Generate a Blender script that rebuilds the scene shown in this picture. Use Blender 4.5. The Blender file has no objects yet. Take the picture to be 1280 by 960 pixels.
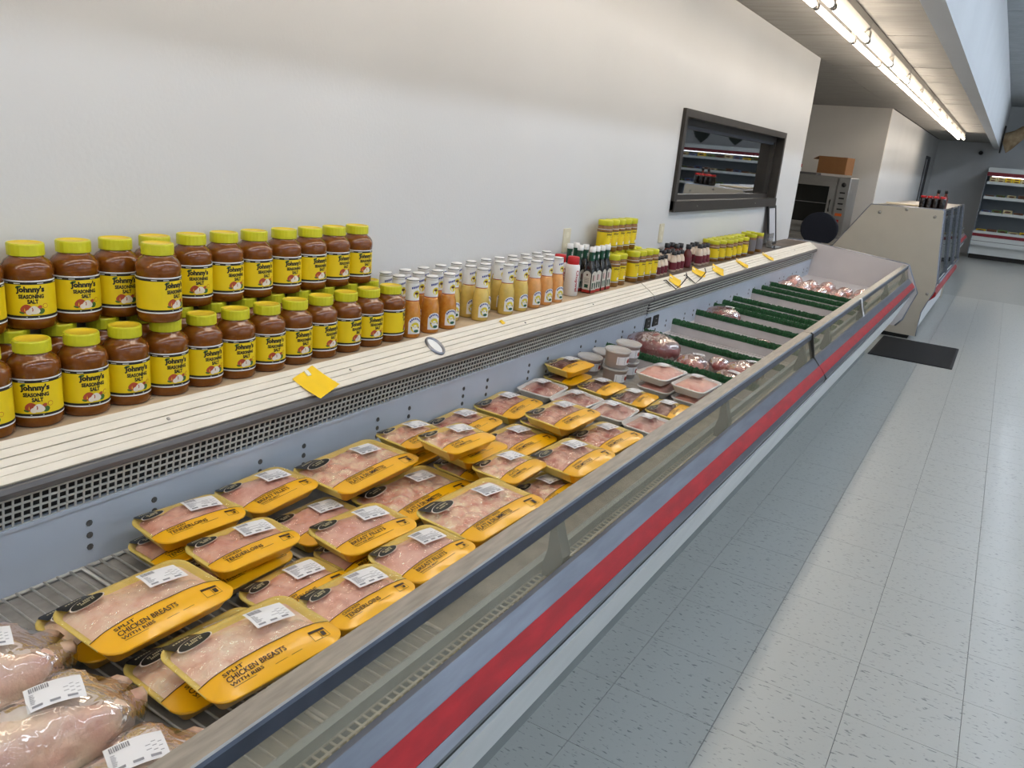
import bpy, bmesh, math, random
from mathutils import Vector, Matrix, noise
random.seed(7)
R = math.radians
C = bpy.context.scene.collection
SC = bpy.context.scene

# ------------------------------------------------------------------ camera, world, exposure
FPX = 1000.0                                   # focal length in pixels of the 1280x960 frame
CAM = Vector((0.7005, -1.6857, 1.5295))
yaw, pitch, roll = R(30.069), R(16.561), R(5.1975)
fwd = Vector((-math.sin(yaw) * math.cos(pitch), math.cos(yaw) * math.cos(pitch), -math.sin(pitch)))
rgt = Vector((math.cos(yaw), math.sin(yaw), 0))
upv = rgt.cross(fwd)
rg2 = rgt * math.cos(roll) + upv * math.sin(roll)
up2 = upv * math.cos(roll) - rgt * math.sin(roll)
cam_d = bpy.data.cameras.new('camera')
cam_d.sensor_width = 36.0
cam_d.lens = FPX / 1280 * 36.0
cam_d.clip_start = 0.02
cam = bpy.data.objects.new('camera', cam_d)
C.objects.link(cam)
m = Matrix((rg2, up2, -fwd)).transposed().to_4x4()
m.translation = CAM
cam.matrix_world = m
SC.camera = cam

W = bpy.data.worlds.new('world')
SC.world = W
W.use_nodes = True
W.node_tree.nodes['Background'].inputs[0].default_value = (0.75, 0.86, 1.0, 1)
W.node_tree.nodes['Background'].inputs[1].default_value = 0.35
SC.view_settings.view_transform = 'Standard'
SC.view_settings.look = 'None'
SC.view_settings.gamma = 1
SC.view_settings.use_curve_mapping = False
SC.view_settings.exposure = 0.0
AISLE_E, HALL_E, DAY_W = 14.5, 25.0, 30.0      # tube glow of the aisle and hall strips, storefront daylight power
AISLE_RGB, HALL_RGB, DAY_C = (255, 242, 226), (226, 239, 255), (0.78, 0.89, 1.0)

def area_light(name, loc, sx, sy, power, col, rot=(0, 0, 0)):
    d = bpy.data.lights.new(name, 'AREA')
    d.shape = 'RECTANGLE'; d.size = sx; d.size_y = sy; d.energy = power; d.color = col
    o = bpy.data.objects.new(name, d); C.objects.link(o)
    o.location = loc; o.rotation_euler = rot
    return o
# daylight through the storefront windows across the hall
for i, yy in enumerate((-1.5, 2.5, 6.5, 10.5)):
    area_light('storefront_daylight', (8.9, yy, 1.7), 2.2, 3.4, DAY_W, DAY_C, (0, R(90), 0))

def un(x, y, ax, v):
    """pixel -> point on the plane axis ax = v (what the thing touches)"""
    d = fwd + rg2 * ((x - 640) / FPX) - up2 * ((y - 480) / FPX)
    return CAM + d * ((v - CAM[ax]) / d[ax])

# ------------------------------------------------------------------ materials
def s2l(c):
    return tuple((v / 12.92 if v <= .04045 else ((v + .055) / 1.055) ** 2.4) for v in (k / 255 for k in c))
MATS = {}
def M(name, rgb, rough=.5, metal=0., var=0., scale=18., rgb2=None, bump=0., bscale=60., coat=0., rnd=0., stretch=None, detail=3., trans=0., emit=0., spec=None, contrast=None):
    if name in MATS: return MATS[name]
    mt = bpy.data.materials.new(name); mt.use_nodes = True
    nt = mt.node_tree; N = nt.nodes; L = nt.links
    b = N['Principled BSDF']
    c1 = s2l(rgb)
    b.inputs['Base Color'].default_value = (*c1, 1)
    b.inputs['Roughness'].default_value = rough
    b.inputs['Metallic'].default_value = metal
    if coat: b.inputs['Coat Weight'].default_value = coat; b.inputs['Coat Roughness'].default_value = .12
    if trans: b.inputs['Transmission Weight'].default_value = trans
    if spec is not None: b.inputs['Specular IOR Level'].default_value = spec
    if emit:
        b.inputs['Emission Color'].default_value = (*c1, 1); b.inputs['Emission Strength'].default_value = emit
    co = None
    if var or rgb2 or bump:
        tc = N.new('ShaderNodeTexCoord'); co = tc.outputs['Object']
        if rnd:
            oi = N.new('ShaderNodeObjectInfo'); ad = N.new('ShaderNodeVectorMath'); ad.operation = 'ADD'
            sc_ = N.new('ShaderNodeMath'); sc_.operation = 'MULTIPLY'; sc_.inputs[1].default_value = 37.
            L.new(oi.outputs['Random'], sc_.inputs[0]); L.new(co, ad.inputs[0]); L.new(sc_.outputs[0], ad.inputs[1]); co = ad.outputs[0]
        if stretch:
            mp = N.new('ShaderNodeMapping'); mp.inputs['Scale'].default_value = stretch; L.new(co, mp.inputs[0]); co = mp.outputs[0]
    if var or rgb2:
        nz = N.new('ShaderNodeTexNoise'); nz.inputs['Scale'].default_value = scale; nz.inputs['Detail'].default_value = detail
        L.new(co, nz.inputs['Vector'])
        cr = N.new('ShaderNodeValToRGB')
        lo = c1 if rgb2 else tuple(v * (1 - var) for v in c1)
        hi = s2l(rgb2) if rgb2 else tuple(min(1, v * (1 + var)) for v in c1)
        a, z = contrast or (.32, .68)
        cr.color_ramp.elements[0].position = a; cr.color_ramp.elements[1].position = z
        cr.color_ramp.elements[0].color = (*lo, 1); cr.color_ramp.elements[1].color = (*hi, 1)
        L.new(nz.outputs['Fac'], cr.inputs[0]); L.new(cr.outputs[0], b.inputs['Base Color'])
    if bump:
        nb = N.new('ShaderNodeTexNoise'); nb.inputs['Scale'].default_value = bscale; nb.inputs['Detail'].default_value = 3
        L.new(co, nb.inputs['Vector'])
        bp = N.new('ShaderNodeBump'); bp.inputs['Strength'].default_value = bump; bp.inputs['Distance'].default_value = .01
        L.new(nb.outputs['Fac'], bp.inputs['Height']); L.new(bp.outputs[0], b.inputs['Normal'])
    MATS[name] = mt
    return mt

def M_film(name, gloss, tint=(1, 1, 1), rough=.08, haze=0., hazecol=(.8, .8, .8), bump=0., bscale=40., fres=.5):
    """clear plastic or glass: see-through with a glossy share"""
    if name in MATS: return MATS[name]
    mt = bpy.data.materials.new(name); mt.use_nodes = True
    nt = mt.node_tree; N = nt.nodes; L = nt.links
    N.remove(N['Principled BSDF'])
    out = N['Material Output']
    tr = N.new('ShaderNodeBsdfTransparent'); tr.inputs[0].default_value = (*tint, 1)
    gl = N.new('ShaderNodeBsdfGlossy'); gl.inputs['Roughness'].default_value = rough
    lw = N.new('ShaderNodeLayerWeight'); lw.inputs[0].default_value = .35
    mul = N.new('ShaderNodeMath'); mul.operation = 'MULTIPLY_ADD'; mul.inputs[1].default_value = fres; mul.inputs[2].default_value = gloss
    L.new(lw.outputs['Fresnel'], mul.inputs[0])
    mx = N.new('ShaderNodeMixShader')
    L.new(mul.outputs[0], mx.inputs[0]); L.new(tr.outputs[0], mx.inputs[1]); L.new(gl.outputs[0], mx.inputs[2])
    res = mx.outputs[0]
    if haze:
        df = N.new('ShaderNodeBsdfDiffuse'); df.inputs[0].default_value = (*hazecol, 1)
        m2 = N.new('ShaderNodeMixShader'); m2.inputs[0].default_value = haze
        L.new(res, m2.inputs[1]); L.new(df.outputs[0], m2.inputs[2]); res = m2.outputs[0]
    if bump:
        tc = N.new('ShaderNodeTexCoord'); nb = N.new('ShaderNodeTexNoise'); nb.inputs['Scale'].default_value = bscale
        nb.inputs['Detail'].default_value = 2; nb.inputs['Distortion'].default_value = 1.2
        L.new(tc.outputs['Object'], nb.inputs['Vector'])
        bp = N.new('ShaderNodeBump'); bp.inputs['Strength'].default_value = bump; bp.inputs['Distance'].default_value = .01
        L.new(nb.outputs['Fac'], bp.inputs['Height']); L.new(bp.outputs[0], gl.inputs['Normal'])
    L.new(res, out.inputs['Surface'])
    MATS[name] = mt
    return mt

# ------------------------------------------------------------------ mesh builder
class MB:
    def __init__(s): s.v = []; s.f = []; s.mi = []; s.sm = []
    def face(s, idx, m=0, smooth=False): s.f.append(idx); s.mi.append(m); s.sm.append(smooth)
    def box(s, x0, x1, y0, y1, z0, z1, m=0):
        b = len(s.v)
        s.v += [(x0, y0, z0), (x1, y0, z0), (x1, y1, z0), (x0, y1, z0), (x0, y0, z1), (x1, y0, z1), (x1, y1, z1), (x0, y1, z1)]
        for q in ((0, 3, 2, 1), (4, 5, 6, 7), (0, 1, 5, 4), (1, 2, 6, 5), (2, 3, 7, 6), (3, 0, 4, 7)): s.face([b + i for i in q], m)
        return s
    def bbox(s, x0, x1, y0, y1, z0, z1, e, m=0):
        """box with chamfered vertical and top edges"""
        pts = [(x0 + e, y0), (x1 - e, y0), (x1, y0 + e), (x1, y1 - e), (x1 - e, y1), (x0 + e, y1), (x0, y1 - e), (x0, y0 + e)]
        ins = [(x0 + e, y0 + e * .6), (x1 - e, y0 + e * .6), (x1 - e * .6, y0 + e), (x1 - e * .6, y1 - e), (x1 - e, y1 - e * .6), (x0 + e, y1 - e * .6), (x0 + e * .6, y1 - e), (x0 + e * .6, y0 + e)]
        s.loft([[(x, y, z0) for x, y in pts], [(x, y, z1 - e) for x, y in pts], [(x, y, z1) for x, y in ins]], m, cap0=True, cap1=True)
        return s
    def prism(s, poly, y0, y1, m=0):
        """polygon in XZ extruded along Y"""
        b = len(s.v); n = len(poly)
        a = sum(poly[i][0] * poly[(i + 1) % n][1] - poly[(i + 1) % n][0] * poly[i][1] for i in range(n))
        if a < 0: poly = poly[::-1]
        s.v += [(x, y0, z) for x, z in poly] + [(x, y1, z) for x, z in poly]
        s.face([b + i for i in range(n)], m); s.face([b + n + i for i in reversed(range(n))], m)
        for i in range(n):
            j = (i + 1) % n
            s.face([b + i, b + n + i, b + n + j, b + j], m)
        return s
    def loft(s, rings, m=0, closed=True, cap0=False, cap1=False, smooth=False):
        b = len(s.v); n = len(rings[0])
        for r in rings: s.v += [tuple(p) for p in r]
        for k in range(len(rings) - 1):
            mm = m[k] if isinstance(m, (list, tuple)) else m
            for i in range(n if closed else n - 1):
                j = (i + 1) % n
                s.face([b + k * n + i, b + k * n + j, b + (k + 1) * n + j, b + (k + 1) * n + i], mm, smooth)
        m0 = m[0] if isinstance(m, (list, tuple)) else m
        m1 = m[-1] if isinstance(m, (list, tuple)) else m
        if cap0: s.face([b + i for i in reversed(range(n))], m0)
        if cap1: s.face([b + (len(rings) - 1) * n + i for i in range(n)], m1)
        return s
    def lathe(s, prof, n=24, m=0, c=(0, 0), smooth=True, cap0=True, cap1=True):
        rings = [[(c[0] + r * math.cos(2 * math.pi * i / n), c[1] + r * math.sin(2 * math.pi * i / n), z) for i in range(n)] for r, z in prof]
        return s.loft(rings, m, True, cap0, cap1, smooth)
    def tube(s, pts, r, n=6, m=0, smooth=True):
        rings = []
        P = [Vector(p) for p in pts]
        rr = r if isinstance(r, (list, tuple)) else [r] * len(P)
        ref = Vector((0, 0, 1))
        for i, p in enumerate(P):
            d = (P[min(i + 1, len(P) - 1)] - P[max(i - 1, 0)]).normalized()
            a = d.cross(ref)
            if a.length < .1: a = d.cross(Vector((1, 0, 0)))
            a.normalize(); b_ = d.cross(a)
            rings.append([p + (a * math.cos(2 * math.pi * k / n) + b_ * math.sin(2 * math.pi * k / n)) * rr[i] for k in range(n)])
        return s.loft(rings, m, True, True, True, smooth)
    def poly(s, pts, m=0):
        b = len(s.v); s.v += [tuple(p) for p in pts]; s.face(list(range(b, b + len(pts))), m); return s
    def grid(s, fn, nu, nv, m=0, smooth=True):
        b = len(s.v)
        for j in range(nv + 1):
            for i in range(nu + 1): s.v.append(tuple(fn(i / nu, j / nv)))
        for j in range(nv):
            for i in range(nu):
                a = b + j * (nu + 1) + i
                mm = m((i + .5) / nu, (j + .5) / nv) if callable(m) else m
                s.face([a, a + 1, a + nu + 2, a + nu + 1], mm, smooth)
        return s
    def text(s, body, fn, cx, cy, h=None, w=None, m=0, bold=.0):
        V, F = text_geo(body, bold)
        xs = [p[0] for p in V]; ys = [p[1] for p in V]
        x0, x1, y0, y1 = min(xs), max(xs), min(ys), max(ys)
        kx = (w / (x1 - x0)) if w else (h / (y1 - y0)); ky = (h / (y1 - y0)) if h else kx
        b = len(s.v)
        s.v += [tuple(fn(cx + (x - (x0 + x1) / 2) * kx, cy + (y - (y0 + y1) / 2) * ky)) for x, y in V]
        for f in F: s.face([b + i for i in f], m)
        return s
    def mesh(s, name):
        me = bpy.data.meshes.new(name); me.from_pydata(s.v, [], s.f)
        me.polygons.foreach_set('material_index', s.mi); me.polygons.foreach_set('use_smooth', s.sm)
        me.update(); return me

TXT = {}
def text_geo(body, bold):
    k = (body, bold)
    if k in TXT: return TXT[k]
    cu = bpy.data.curves.new('lettering', 'FONT'); cu.body = body; cu.resolution_u = 2; cu.offset = bold
    o = bpy.data.objects.new('lettering', cu); C.objects.link(o)
    dg = bpy.context.evaluated_depsgraph_get()
    me = bpy.data.meshes.new_from_object(o.evaluated_get(dg))
    TXT[k] = ([(v.co.x, v.co.y) for v in me.vertices], [list(p.vertices) for p in me.polygons])
    bpy.data.objects.remove(o); bpy.data.curves.remove(cu); bpy.data.meshes.remove(me)
    return TXT[k]

def obj(name, me, mats, parent=None, loc=(0, 0, 0), rot=(0, 0, 0)):
    if isinstance(me, MB): me = me.mesh(name)
    if not isinstance(mats, (list, tuple)): mats = [mats]
    if not me.materials:
        for mt in mats: me.materials.append(mt)
    o = bpy.data.objects.new(name, me); C.objects.link(o)
    o.location = loc; o.rotation_euler = rot
    if parent: o.parent = parent
    return o
def tag(o, label, cat, group=None, kind=None):
    o['label'] = label; o['category'] = cat
    if group: o['group'] = group
    if kind: o['kind'] = kind
    return o
def thing(name, label, cat, loc=(0, 0, 0), rot=(0, 0, 0), group=None):
    o = bpy.data.objects.new(name, None); C.objects.link(o)
    o.empty_display_size = .05; o.location = loc; o.rotation_euler = rot
    return tag(o, label, cat, group)
def struct(name, mb, mats, parent=None, label=None):
    o = obj(name, mb, mats, parent)
    if not parent: o['kind'] = 'structure'
    if label: o['label'] = label
    return o

# common materials
m_wall = M('wall_paint', (212, 212, 211), .75, var=.025, scale=1.3, bump=.05, bscale=90)
m_wall_end = M('alcove_paint', (216, 212, 205), .75, var=.03, scale=2)
m_far = M('far_wall_paint', (204, 205, 206), .75, var=.03, scale=2)
m_ceil = M('ceiling_board', (156, 152, 145), .85, var=.09, scale=6, rnd=1, stretch=(.6, 3, 1), bump=.25, bscale=130)
m_chrome = M('chrome', (150, 154, 164), .34, 1., var=.10, scale=9, stretch=(6, .8, 6))
m_steel = M('brushed_steel', (176, 172, 166), .38, 1., var=.14, scale=14, stretch=(8, 1, 8))
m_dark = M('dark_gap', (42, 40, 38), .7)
m_black = M('black_print', (26, 25, 24), .55)
m_white = M('white_plastic', (236, 236, 234), .45)
m_red = M('red_vinyl', (176, 26, 34), .42, var=.16, scale=12, bump=.08, bscale=160, stretch=(4, 1, 4))
m_kick = M('kick_white_shaded', (146, 150, 148), .6, var=.06, scale=8)  # white kick, its shade put into the grey base colour
m_panel = M('case_panel_white', (238, 240, 240), .5, var=.04, scale=5)
m_liner = M('liner_white', (196, 204, 216), .42, var=.05, scale=5)
m_slat = M('slat_cream', (232, 226, 212), .42, var=.05, scale=10, stretch=(6, 1, 6))
m_grey = M('grey_bumper', (112, 110, 110), .38, .3, var=.12, scale=10, stretch=(8, 1, 8))
m_grill = M('grille_enamel', (200, 198, 190), .45, var=.10, scale=30)
m_glass = M_film('case_glass', .015, (.95, .94, .90), .08, haze=.14, hazecol=(.62, .54, .38), fres=.22)
m_clear = M_film('clear_wrap', .07, (1, 1, 1), .07, bump=1.0, bscale=34)
m_bag = M_film('clear_bag', .07, (1, 1, 1), .07, bump=.9, bscale=20)

# ------------------------------------------------------------------ the setting
T = .3048
WX = -1.065            # face of the left wall
CZ = 2.53              # low ceiling
YB, YF = -6.5, 20.5    # back and far ends of the shop
m_tile = M('vinyl_tile', (126, 128, 127), .36, rgb2=(184, 185, 180), scale=80, stretch=(.55, 1.6, 1), contrast=(.30, .38), rnd=1, detail=2, coat=.06, bump=.02, bscale=50)
m_grout = M('tile_joint', (70, 72, 72), .8)
m_sheet = M('vinyl_far', (156, 158, 156), .36, rgb2=(178, 179, 174), scale=20, stretch=(.6, 1.5, 1), contrast=(.3, .4), coat=.25)
floor = struct('floor', MB().box(-3.2, 9, YB, YF, -.05, -.004), m_grout)
TX0, TX1, TY0, TY1 = -1, 6, -4, 38
tile_me = MB().bbox(-.1518, .1518, -.1518, .1518, -.004, 0, .0006).mesh('tile'); tile_me.materials.append(m_tile)
for i in range(TX0, TX1):
    for j in range(TY0, TY1):
        o = obj('tile', tile_me, m_tile, floor, ((i + .5) * T, (j + .5) * T, 0))
        o.rotation_euler.z = (i * 7 + j * 3) % 2 * 0
def sheet(x0, x1, y0, y1):
    obj('floor_sheet', MB().box(x0, x1, y0, y1, -.004, 0), m_sheet, floor)
sheet(-3.2, TX0 * T, YB, YF); sheet(TX1 * T, 9, YB, YF)
sheet(TX0 * T, TX1 * T, YB, TY0 * T); sheet(TX0 * T, TX1 * T, TY1 * T, YF)

def wall_hole(y0, y1, z0, z1, holes, xf, xb):
    """wall in the YZ plane with one rectangular opening"""
    (a, b, c, d) = holes
    mb = MB()
    out = [(y0, z0), (y1, z0), (y1, z1), (y0, z1)]; inn = [(a, c), (b, c), (b, d), (a, d)]
    mb.loft([[(xb, y, z) for y, z in out], [(xf, y, z) for y, z in out], [(xf, y, z) for y, z in inn], [(xb, y, z) for y, z in inn], [(xb, y, z) for y, z in out]])
    return mb
WY0, WY1, WZ0, WZ1 = 3.08, 5.58, 1.235, 1.828
struct('wall_left', wall_hole(YB, 6.42, 0, CZ, (WY0 + .03, WY1 - .03, WZ0 + .03, WZ1 - .03), WX, WX - .14), m_wall)
struct('wall_prep', MB().box(-3.3, -3.2, YB, 11.9, 0, CZ), m_wall_end)
struct('wall_alcove', MB().box(-3.2, -1.09, 11.8, 11.9, 0, CZ), m_wall_end)
struct('wall_aisle_end', wall_hole(11.9, YF, 0, CZ, (18.35, 19.25, .01, 2.06), -1.09, -1.2), m_wall)
struct('wall_far', MB().box(-3.3, 9.1, YF, YF + .1, 0, 3.45), m_far)
struct('wall_back', MB().box(-3.3, 9.1, YB - .1, YB, 0, 3.45), m_wall)
struct('wall_soffit', MB().prism([(.08, 2.405), (.205, 2.395), (.215, 3.35), (.08, 3.35)], YB, YF), M('soffit_paint', (206, 208, 210), .7, var=.03, scale=1.5))
# storefront: sill wall, header, piers
m_store = M('storefront_wall', (190, 188, 182), .7)
struct('wall_right_sill', MB().box(9, 9.1, YB, YF, 0, .55), m_store)
struct('wall_right_header', MB().box(9, 9.1, YB, YF, 2.85, 3.45), m_store)
ys = [YB, -3.2, .2, .8, 4.2, 4.8, 8.2, 8.8, 12.2, YF]
for k in range(0, len(ys), 2):
    struct('wall_right_pier', MB().box(9, 9.1, ys[k], ys[k + 1], .55, 2.85), m_store)
for k in range(4):
    y0, y1 = ys[1 + 2 * k], ys[2 + 2 * k]
    w = struct('window_%d' % (k + 2), MB().loft([[(9.0, y0, .55), (9.0, y1, .55), (9.0, y1, 2.85), (9.0, y0, 2.85)], [(8.96, y0, .55), (8.96, y1, .55), (8.96, y1, 2.85), (8.96, y0, 2.85)],
               [(8.96, y0 + .06, .61), (8.96, y1 - .06, .61), (8.96, y1 - .06, 2.79), (8.96, y0 + .06, 2.79)], [(9.0, y0 + .06, .61), (9.0, y1 - .06, .61), (9.0, y1 - .06, 2.79), (9.0, y0 + .06, 2.79)]]), m_grey)
    obj('pane', MB().box(8.98, 8.985, y0 + .06, y1 - .06, .61, 2.79), M_film('store_glass', .05), w)

ceil = struct('ceiling', MB().box(-3.3, .08, YB, YF, CZ + .012, CZ + .1), m_dark)
k = 0
y = YB
while y < YF - .1:
    y1 = min(y + .61, YF)
    hy = (y1 - y) / 2 - .0045
    o = obj('ceiling_panel', MB().box(WX + .002, .079, -hy, hy, 0, .012), m_ceil, ceil, (0, (y + y1) / 2, CZ + random.uniform(-.001, .001)))
    o.rotation_euler = (random.uniform(-.004, .004), 0, 0)
    y = y1
y = 6.42
while y < 11.7:
    for (x0, x1) in ((-3.2, -2.13), (-2.128, WX)):
        obj('ceiling_panel', MB().box(x0 + .002, x1 - .002, y + .003, y + .607, 0, .012), m_ceil, ceil, (0, 0, CZ + random.uniform(-.001, .001)))
    y += .61
obj('ceiling_sheet', MB().box(-3.2, WX - .14, YB, 6.41, CZ, CZ + .012), m_ceil, ceil)
hceil = struct('ceiling_hall', MB().box(.08, 9.1, YB, YF, 3.352, 3.45), m_dark)
m_hceil = M('hall_ceiling_board', (168, 172, 174), .85, var=.08, scale=6, rnd=1, bump=.2, bscale=120)
pm = MB().box(-.6085, .6085, -.3035, .3035, 0, .012).mesh('ceiling_panel'); pm.materials.append(m_hceil)
for i in range(3):
    for j in range(26):
        obj('ceiling_panel', pm, m_hceil, hceil, (.215 + .61 + i * 1.22, 4.9 + j * .61, 3.34 + random.uniform(-.003, .002)))
obj('ceiling_sheet', MB().box(.215, 3.875, YB, 4.59, 3.34, 3.352), m_hceil, hceil)
obj('ceiling_sheet', MB().box(3.877, 9.0, YB, YF, 3.34, 3.352), m_hceil, hceil)

# window in the left wall
m_bronze = M('bronze_frame', (58, 54, 50), .45, .3, var=.1, scale=20)
def ring(mb, x0, x1, y0, y1, z0, z1, t, m=0):
    o_ = [(y0, z0), (y1, z0), (y1, z1), (y0, z1)]; i_ = [(y0 + t, z0 + t), (y1 - t, z0 + t), (y1 - t, z1 - t), (y0 + t, z1 - t)]
    mb.loft([[(x0, a, b) for a, b in o_], [(x1, a, b) for a, b in o_], [(x1, a, b) for a, b in i_], [(x0, a, b) for a, b in i_], [(x0, a, b) for a, b in o_]], m)
    return mb
w1 = struct('window_1', ring(MB(), WX - .12, WX + .022, WY0, WY1, WZ0, WZ1, .045), m_bronze)
w1['label'] = 'dark bronze framed service window in the white wall'
obj('window_frame', ring(MB(), WX - .09, WX - .045, WY0 + .046, WY1 - .046, WZ0 + .046, WZ1 - .046, .04), m_bronze, w1)
obj('blind_box', MB().box(WX - .085, WX - .05, WY0 + .05, WY1 - .1, WZ1 - .105, WZ1 - .05), M('blind_grey', (70, 72, 80), .6), w1)
obj('pane', MB().box(WX - .082, WX - .076, WY0 + .08, WY1 - .08, WZ0 + .08, WZ1 - .08), M_film('window_glass', .68, (.35, .42, .45), .02), w1)
obj('window_sill', MB().box(WX - .04, WX + .03, WY0, WY1, WZ0 - .012, WZ0 + .055), m_bronze, w1)
for yy in (3.5, 4.9):
    obj('screw', MB().lathe([(.006, 0), (.005, .003)], 8), m_steel, w1, (WX + .03, yy, WZ0 + .02), (0, R(90), 0))
# door at the end of the aisle wall
d1 = struct('door_1', MB().box(-1.16, -1.12, 18.4, 19.2, .01, 2.03), M('door_paint', (186, 188, 192), .5))
obj('door_frame', ring(MB(), -1.2, -1.075, 18.33, 19.27, -.05, 2.09, .06), M('door_frame_dark', (64, 64, 68), .5), d1)
obj('door_handle', MB().tube([(-1.12, 18.5, 1.0), (-1.07, 18.5, 1.0), (-1.07, 18.62, 1.0)], .01, 6), m_chrome, d1)
# electrical plates on the left wall
m_plate = M('ivory_plate', (214, 206, 180), .5)
def plate(nm, lab, cat, y0, z0, w=.07, h=.114, outlets=True):
    t = thing(nm, lab, cat, (WX, y0, z0))
    obj('cover', MB().bbox(-w / 2, w / 2, -h / 2, h / 2, 0, .006, .003), m_plate, t, rot=(R(90), 0, R(90)))
    if outlets:
        for dz in (-.026, .026):
            obj('socket', MB().lathe([(.016, .004), (.015, .008)], 14), M('socket_ivory', (226, 219, 196), .45), t, (0, 0, dz), (0, R(90), 0))
    else:
        obj('toggle', MB().box(.005, .018, -.004, .004, -.006, .012), m_white, t)
plate('wall_outlet', 'ivory electrical outlet plate on the wall behind dark sauce bottles', 'outlet', 1.75, 1.118)
plate('wall_outlet', 'ivory electrical outlet plate on the wall between the stacked jars and the window', 'outlet', 2.99, 1.098)
plate('light_switch', 'ivory switch plate on the wall beside the leaning black frame', 'switch', 5.53, 1.12, outlets=False)

# ------------------------------------------------------------------ fluorescent fixtures
m_tube = M('tube_glow', AISLE_RGB, .4, emit=AISLE_E)
m_tube_cool = M('tube_glow_cool', HALL_RGB, .4, emit=HALL_E)
m_fix = M('fixture_enamel', (178, 172, 162), .45, var=.05, scale=6)
tube_me = MB().lathe([(.006, -.585), (.0185, -.582), (.0185, .582), (.006, .585)], 12).mesh('tube')
cap_me = MB().lathe([(.0195, -.014), (.0195, .014)], 12).mesh('tube_cap')
house_me = MB().prism([(-.030, 0), (.030, 0), (.055, .03), (.055, .075), (-.055, .075), (-.055, .03)], -1.215, 1.215).mesh('housing')
sock_me = MB().bbox(-.016, .016, -.012, .012, -.045, .03, .005).mesh('lamp_holder')
bal_me = MB().prism([(-.018, -.012), (.018, -.012), (.026, .002), (-.026, .002)], -1.2, 1.2).mesh('ballast_cover')
def fixture(x, y, ztop, cool, label, group):
    t = thing('fluorescent_fixture', label, 'light', (x, y, ztop - .075), group=group)
    obj('housing', house_me, m_fix, t)
    obj('ballast_cover', bal_me, m_fix, t)
    for sx in (-.045, .045):
        for sy in (-.61, .61):
            if cool:
                tm = bpy.data.meshes.get('tube_cool')
                if tm is None:
                    tm = tube_me.copy(); tm.name = 'tube_cool'; tm.materials.clear()
                    tm.materials.append(m_tube_cool)
            else: tm = tube_me
            obj('tube', tm, m_tube, t, (sx, sy, -.05), (R(90), 0, 0))
            for e in (-.574, .574):
                obj('tube_cap', cap_me, m_grey, t, (sx, sy + e, -.05), (R(90), 0, 0))
        for sy in (-1.2, 0, 1.2):
            obj('lamp_holder', sock_me, m_fix, t, (sx, sy, -.02))
    return t
if not tube_me.materials: tube_me.materials.append(m_tube)
for k in range(9):
    fixture(-.40, -4.12 + 2.44 * k, CZ - .006, False, 'twin tube fluorescent fixture in the strip along the low ceiling beside the white wall', 'aisle fluorescent strip')
for x, n_, st_ in ((1.63, 9, 2.6), (5.0, 5, 4.6)):
    for k in range(n_):
        fixture(x, -4.2 + st_ * k, 3.334, True, 'twin tube fluorescent fixture on the high hall ceiling', 'hall fluorescent rows')

# ------------------------------------------------------------------ refrigerated meat cases
def deck_z(X): return .60 - .058 * (X + .79)
SLOPE = math.atan(.058)
S0, S1 = Vector((-.838, 0, .901)), Vector((-.757, 0, .849))      # the sloping ledge, top to bottom
SDIR = (S1 - S0).normalized(); SN = Vector((SDIR.z * -1, 0, SDIR.x)); SLEN = (S1 - S0).length
def slope_pt(t, y, h=0.): return S0 + SDIR * (t * SLEN) + SN * h + Vector((0, y, 0))
m_shelf = M('shelf_board', (206, 184, 152), .6, rgb2=(150, 128, 104), scale=5, detail=5, contrast=(.35, .75))
m_deck = M('deck_enamel', (196, 190, 190), .5, var=.07, scale=7)
m_rack = M('rack_wire', (196, 194, 188), .45, .2, var=.1, scale=40)
m_pan = M('drain_pan', (150, 146, 140), .6, var=.22, scale=24)
m_hole = M('bracket_hole', (84, 82, 80), .7, var=.3, scale=200)
m_tape = M('bracket_metal', (104, 110, 116), .4, .6)
def egg_crate(mb, p0, p1, y0, y1, pitch, rows, t, dep, half=False):
    """grid of bars between two XZ points, running along Y"""
    p0 = Vector((p0[0], 0, p0[1])); p1 = Vector((p1[0], 0, p1[1])); d = (p1 - p0); L_ = d.length; d.normalize()
    n = Vector((-d.z, 0, d.x))
    for r in range(rows + 1):
        a = p0 + d * (L_ * r / rows)
        q = [a - d * t, a + d * t, a + d * t + n * dep, a - d * t + n * dep]
        mb.prism([(k.x, k.z) for k in q], y0, y1)
    y = y0
    while y <= y1:
        b = len(mb.v)
        for yy in (y - t, y + t):
            for k in (p0, p1, p1 + n * dep * .9, p0 + n * dep * .9): mb.v.append((k.x, yy, k.z))
        for q in ((0, 1, 2, 3), (7, 6, 5, 4), (0, 4, 5, 1), (3, 2, 6, 7)): mb.face([b + i for i in q])
        y += pitch
    return mb
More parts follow.
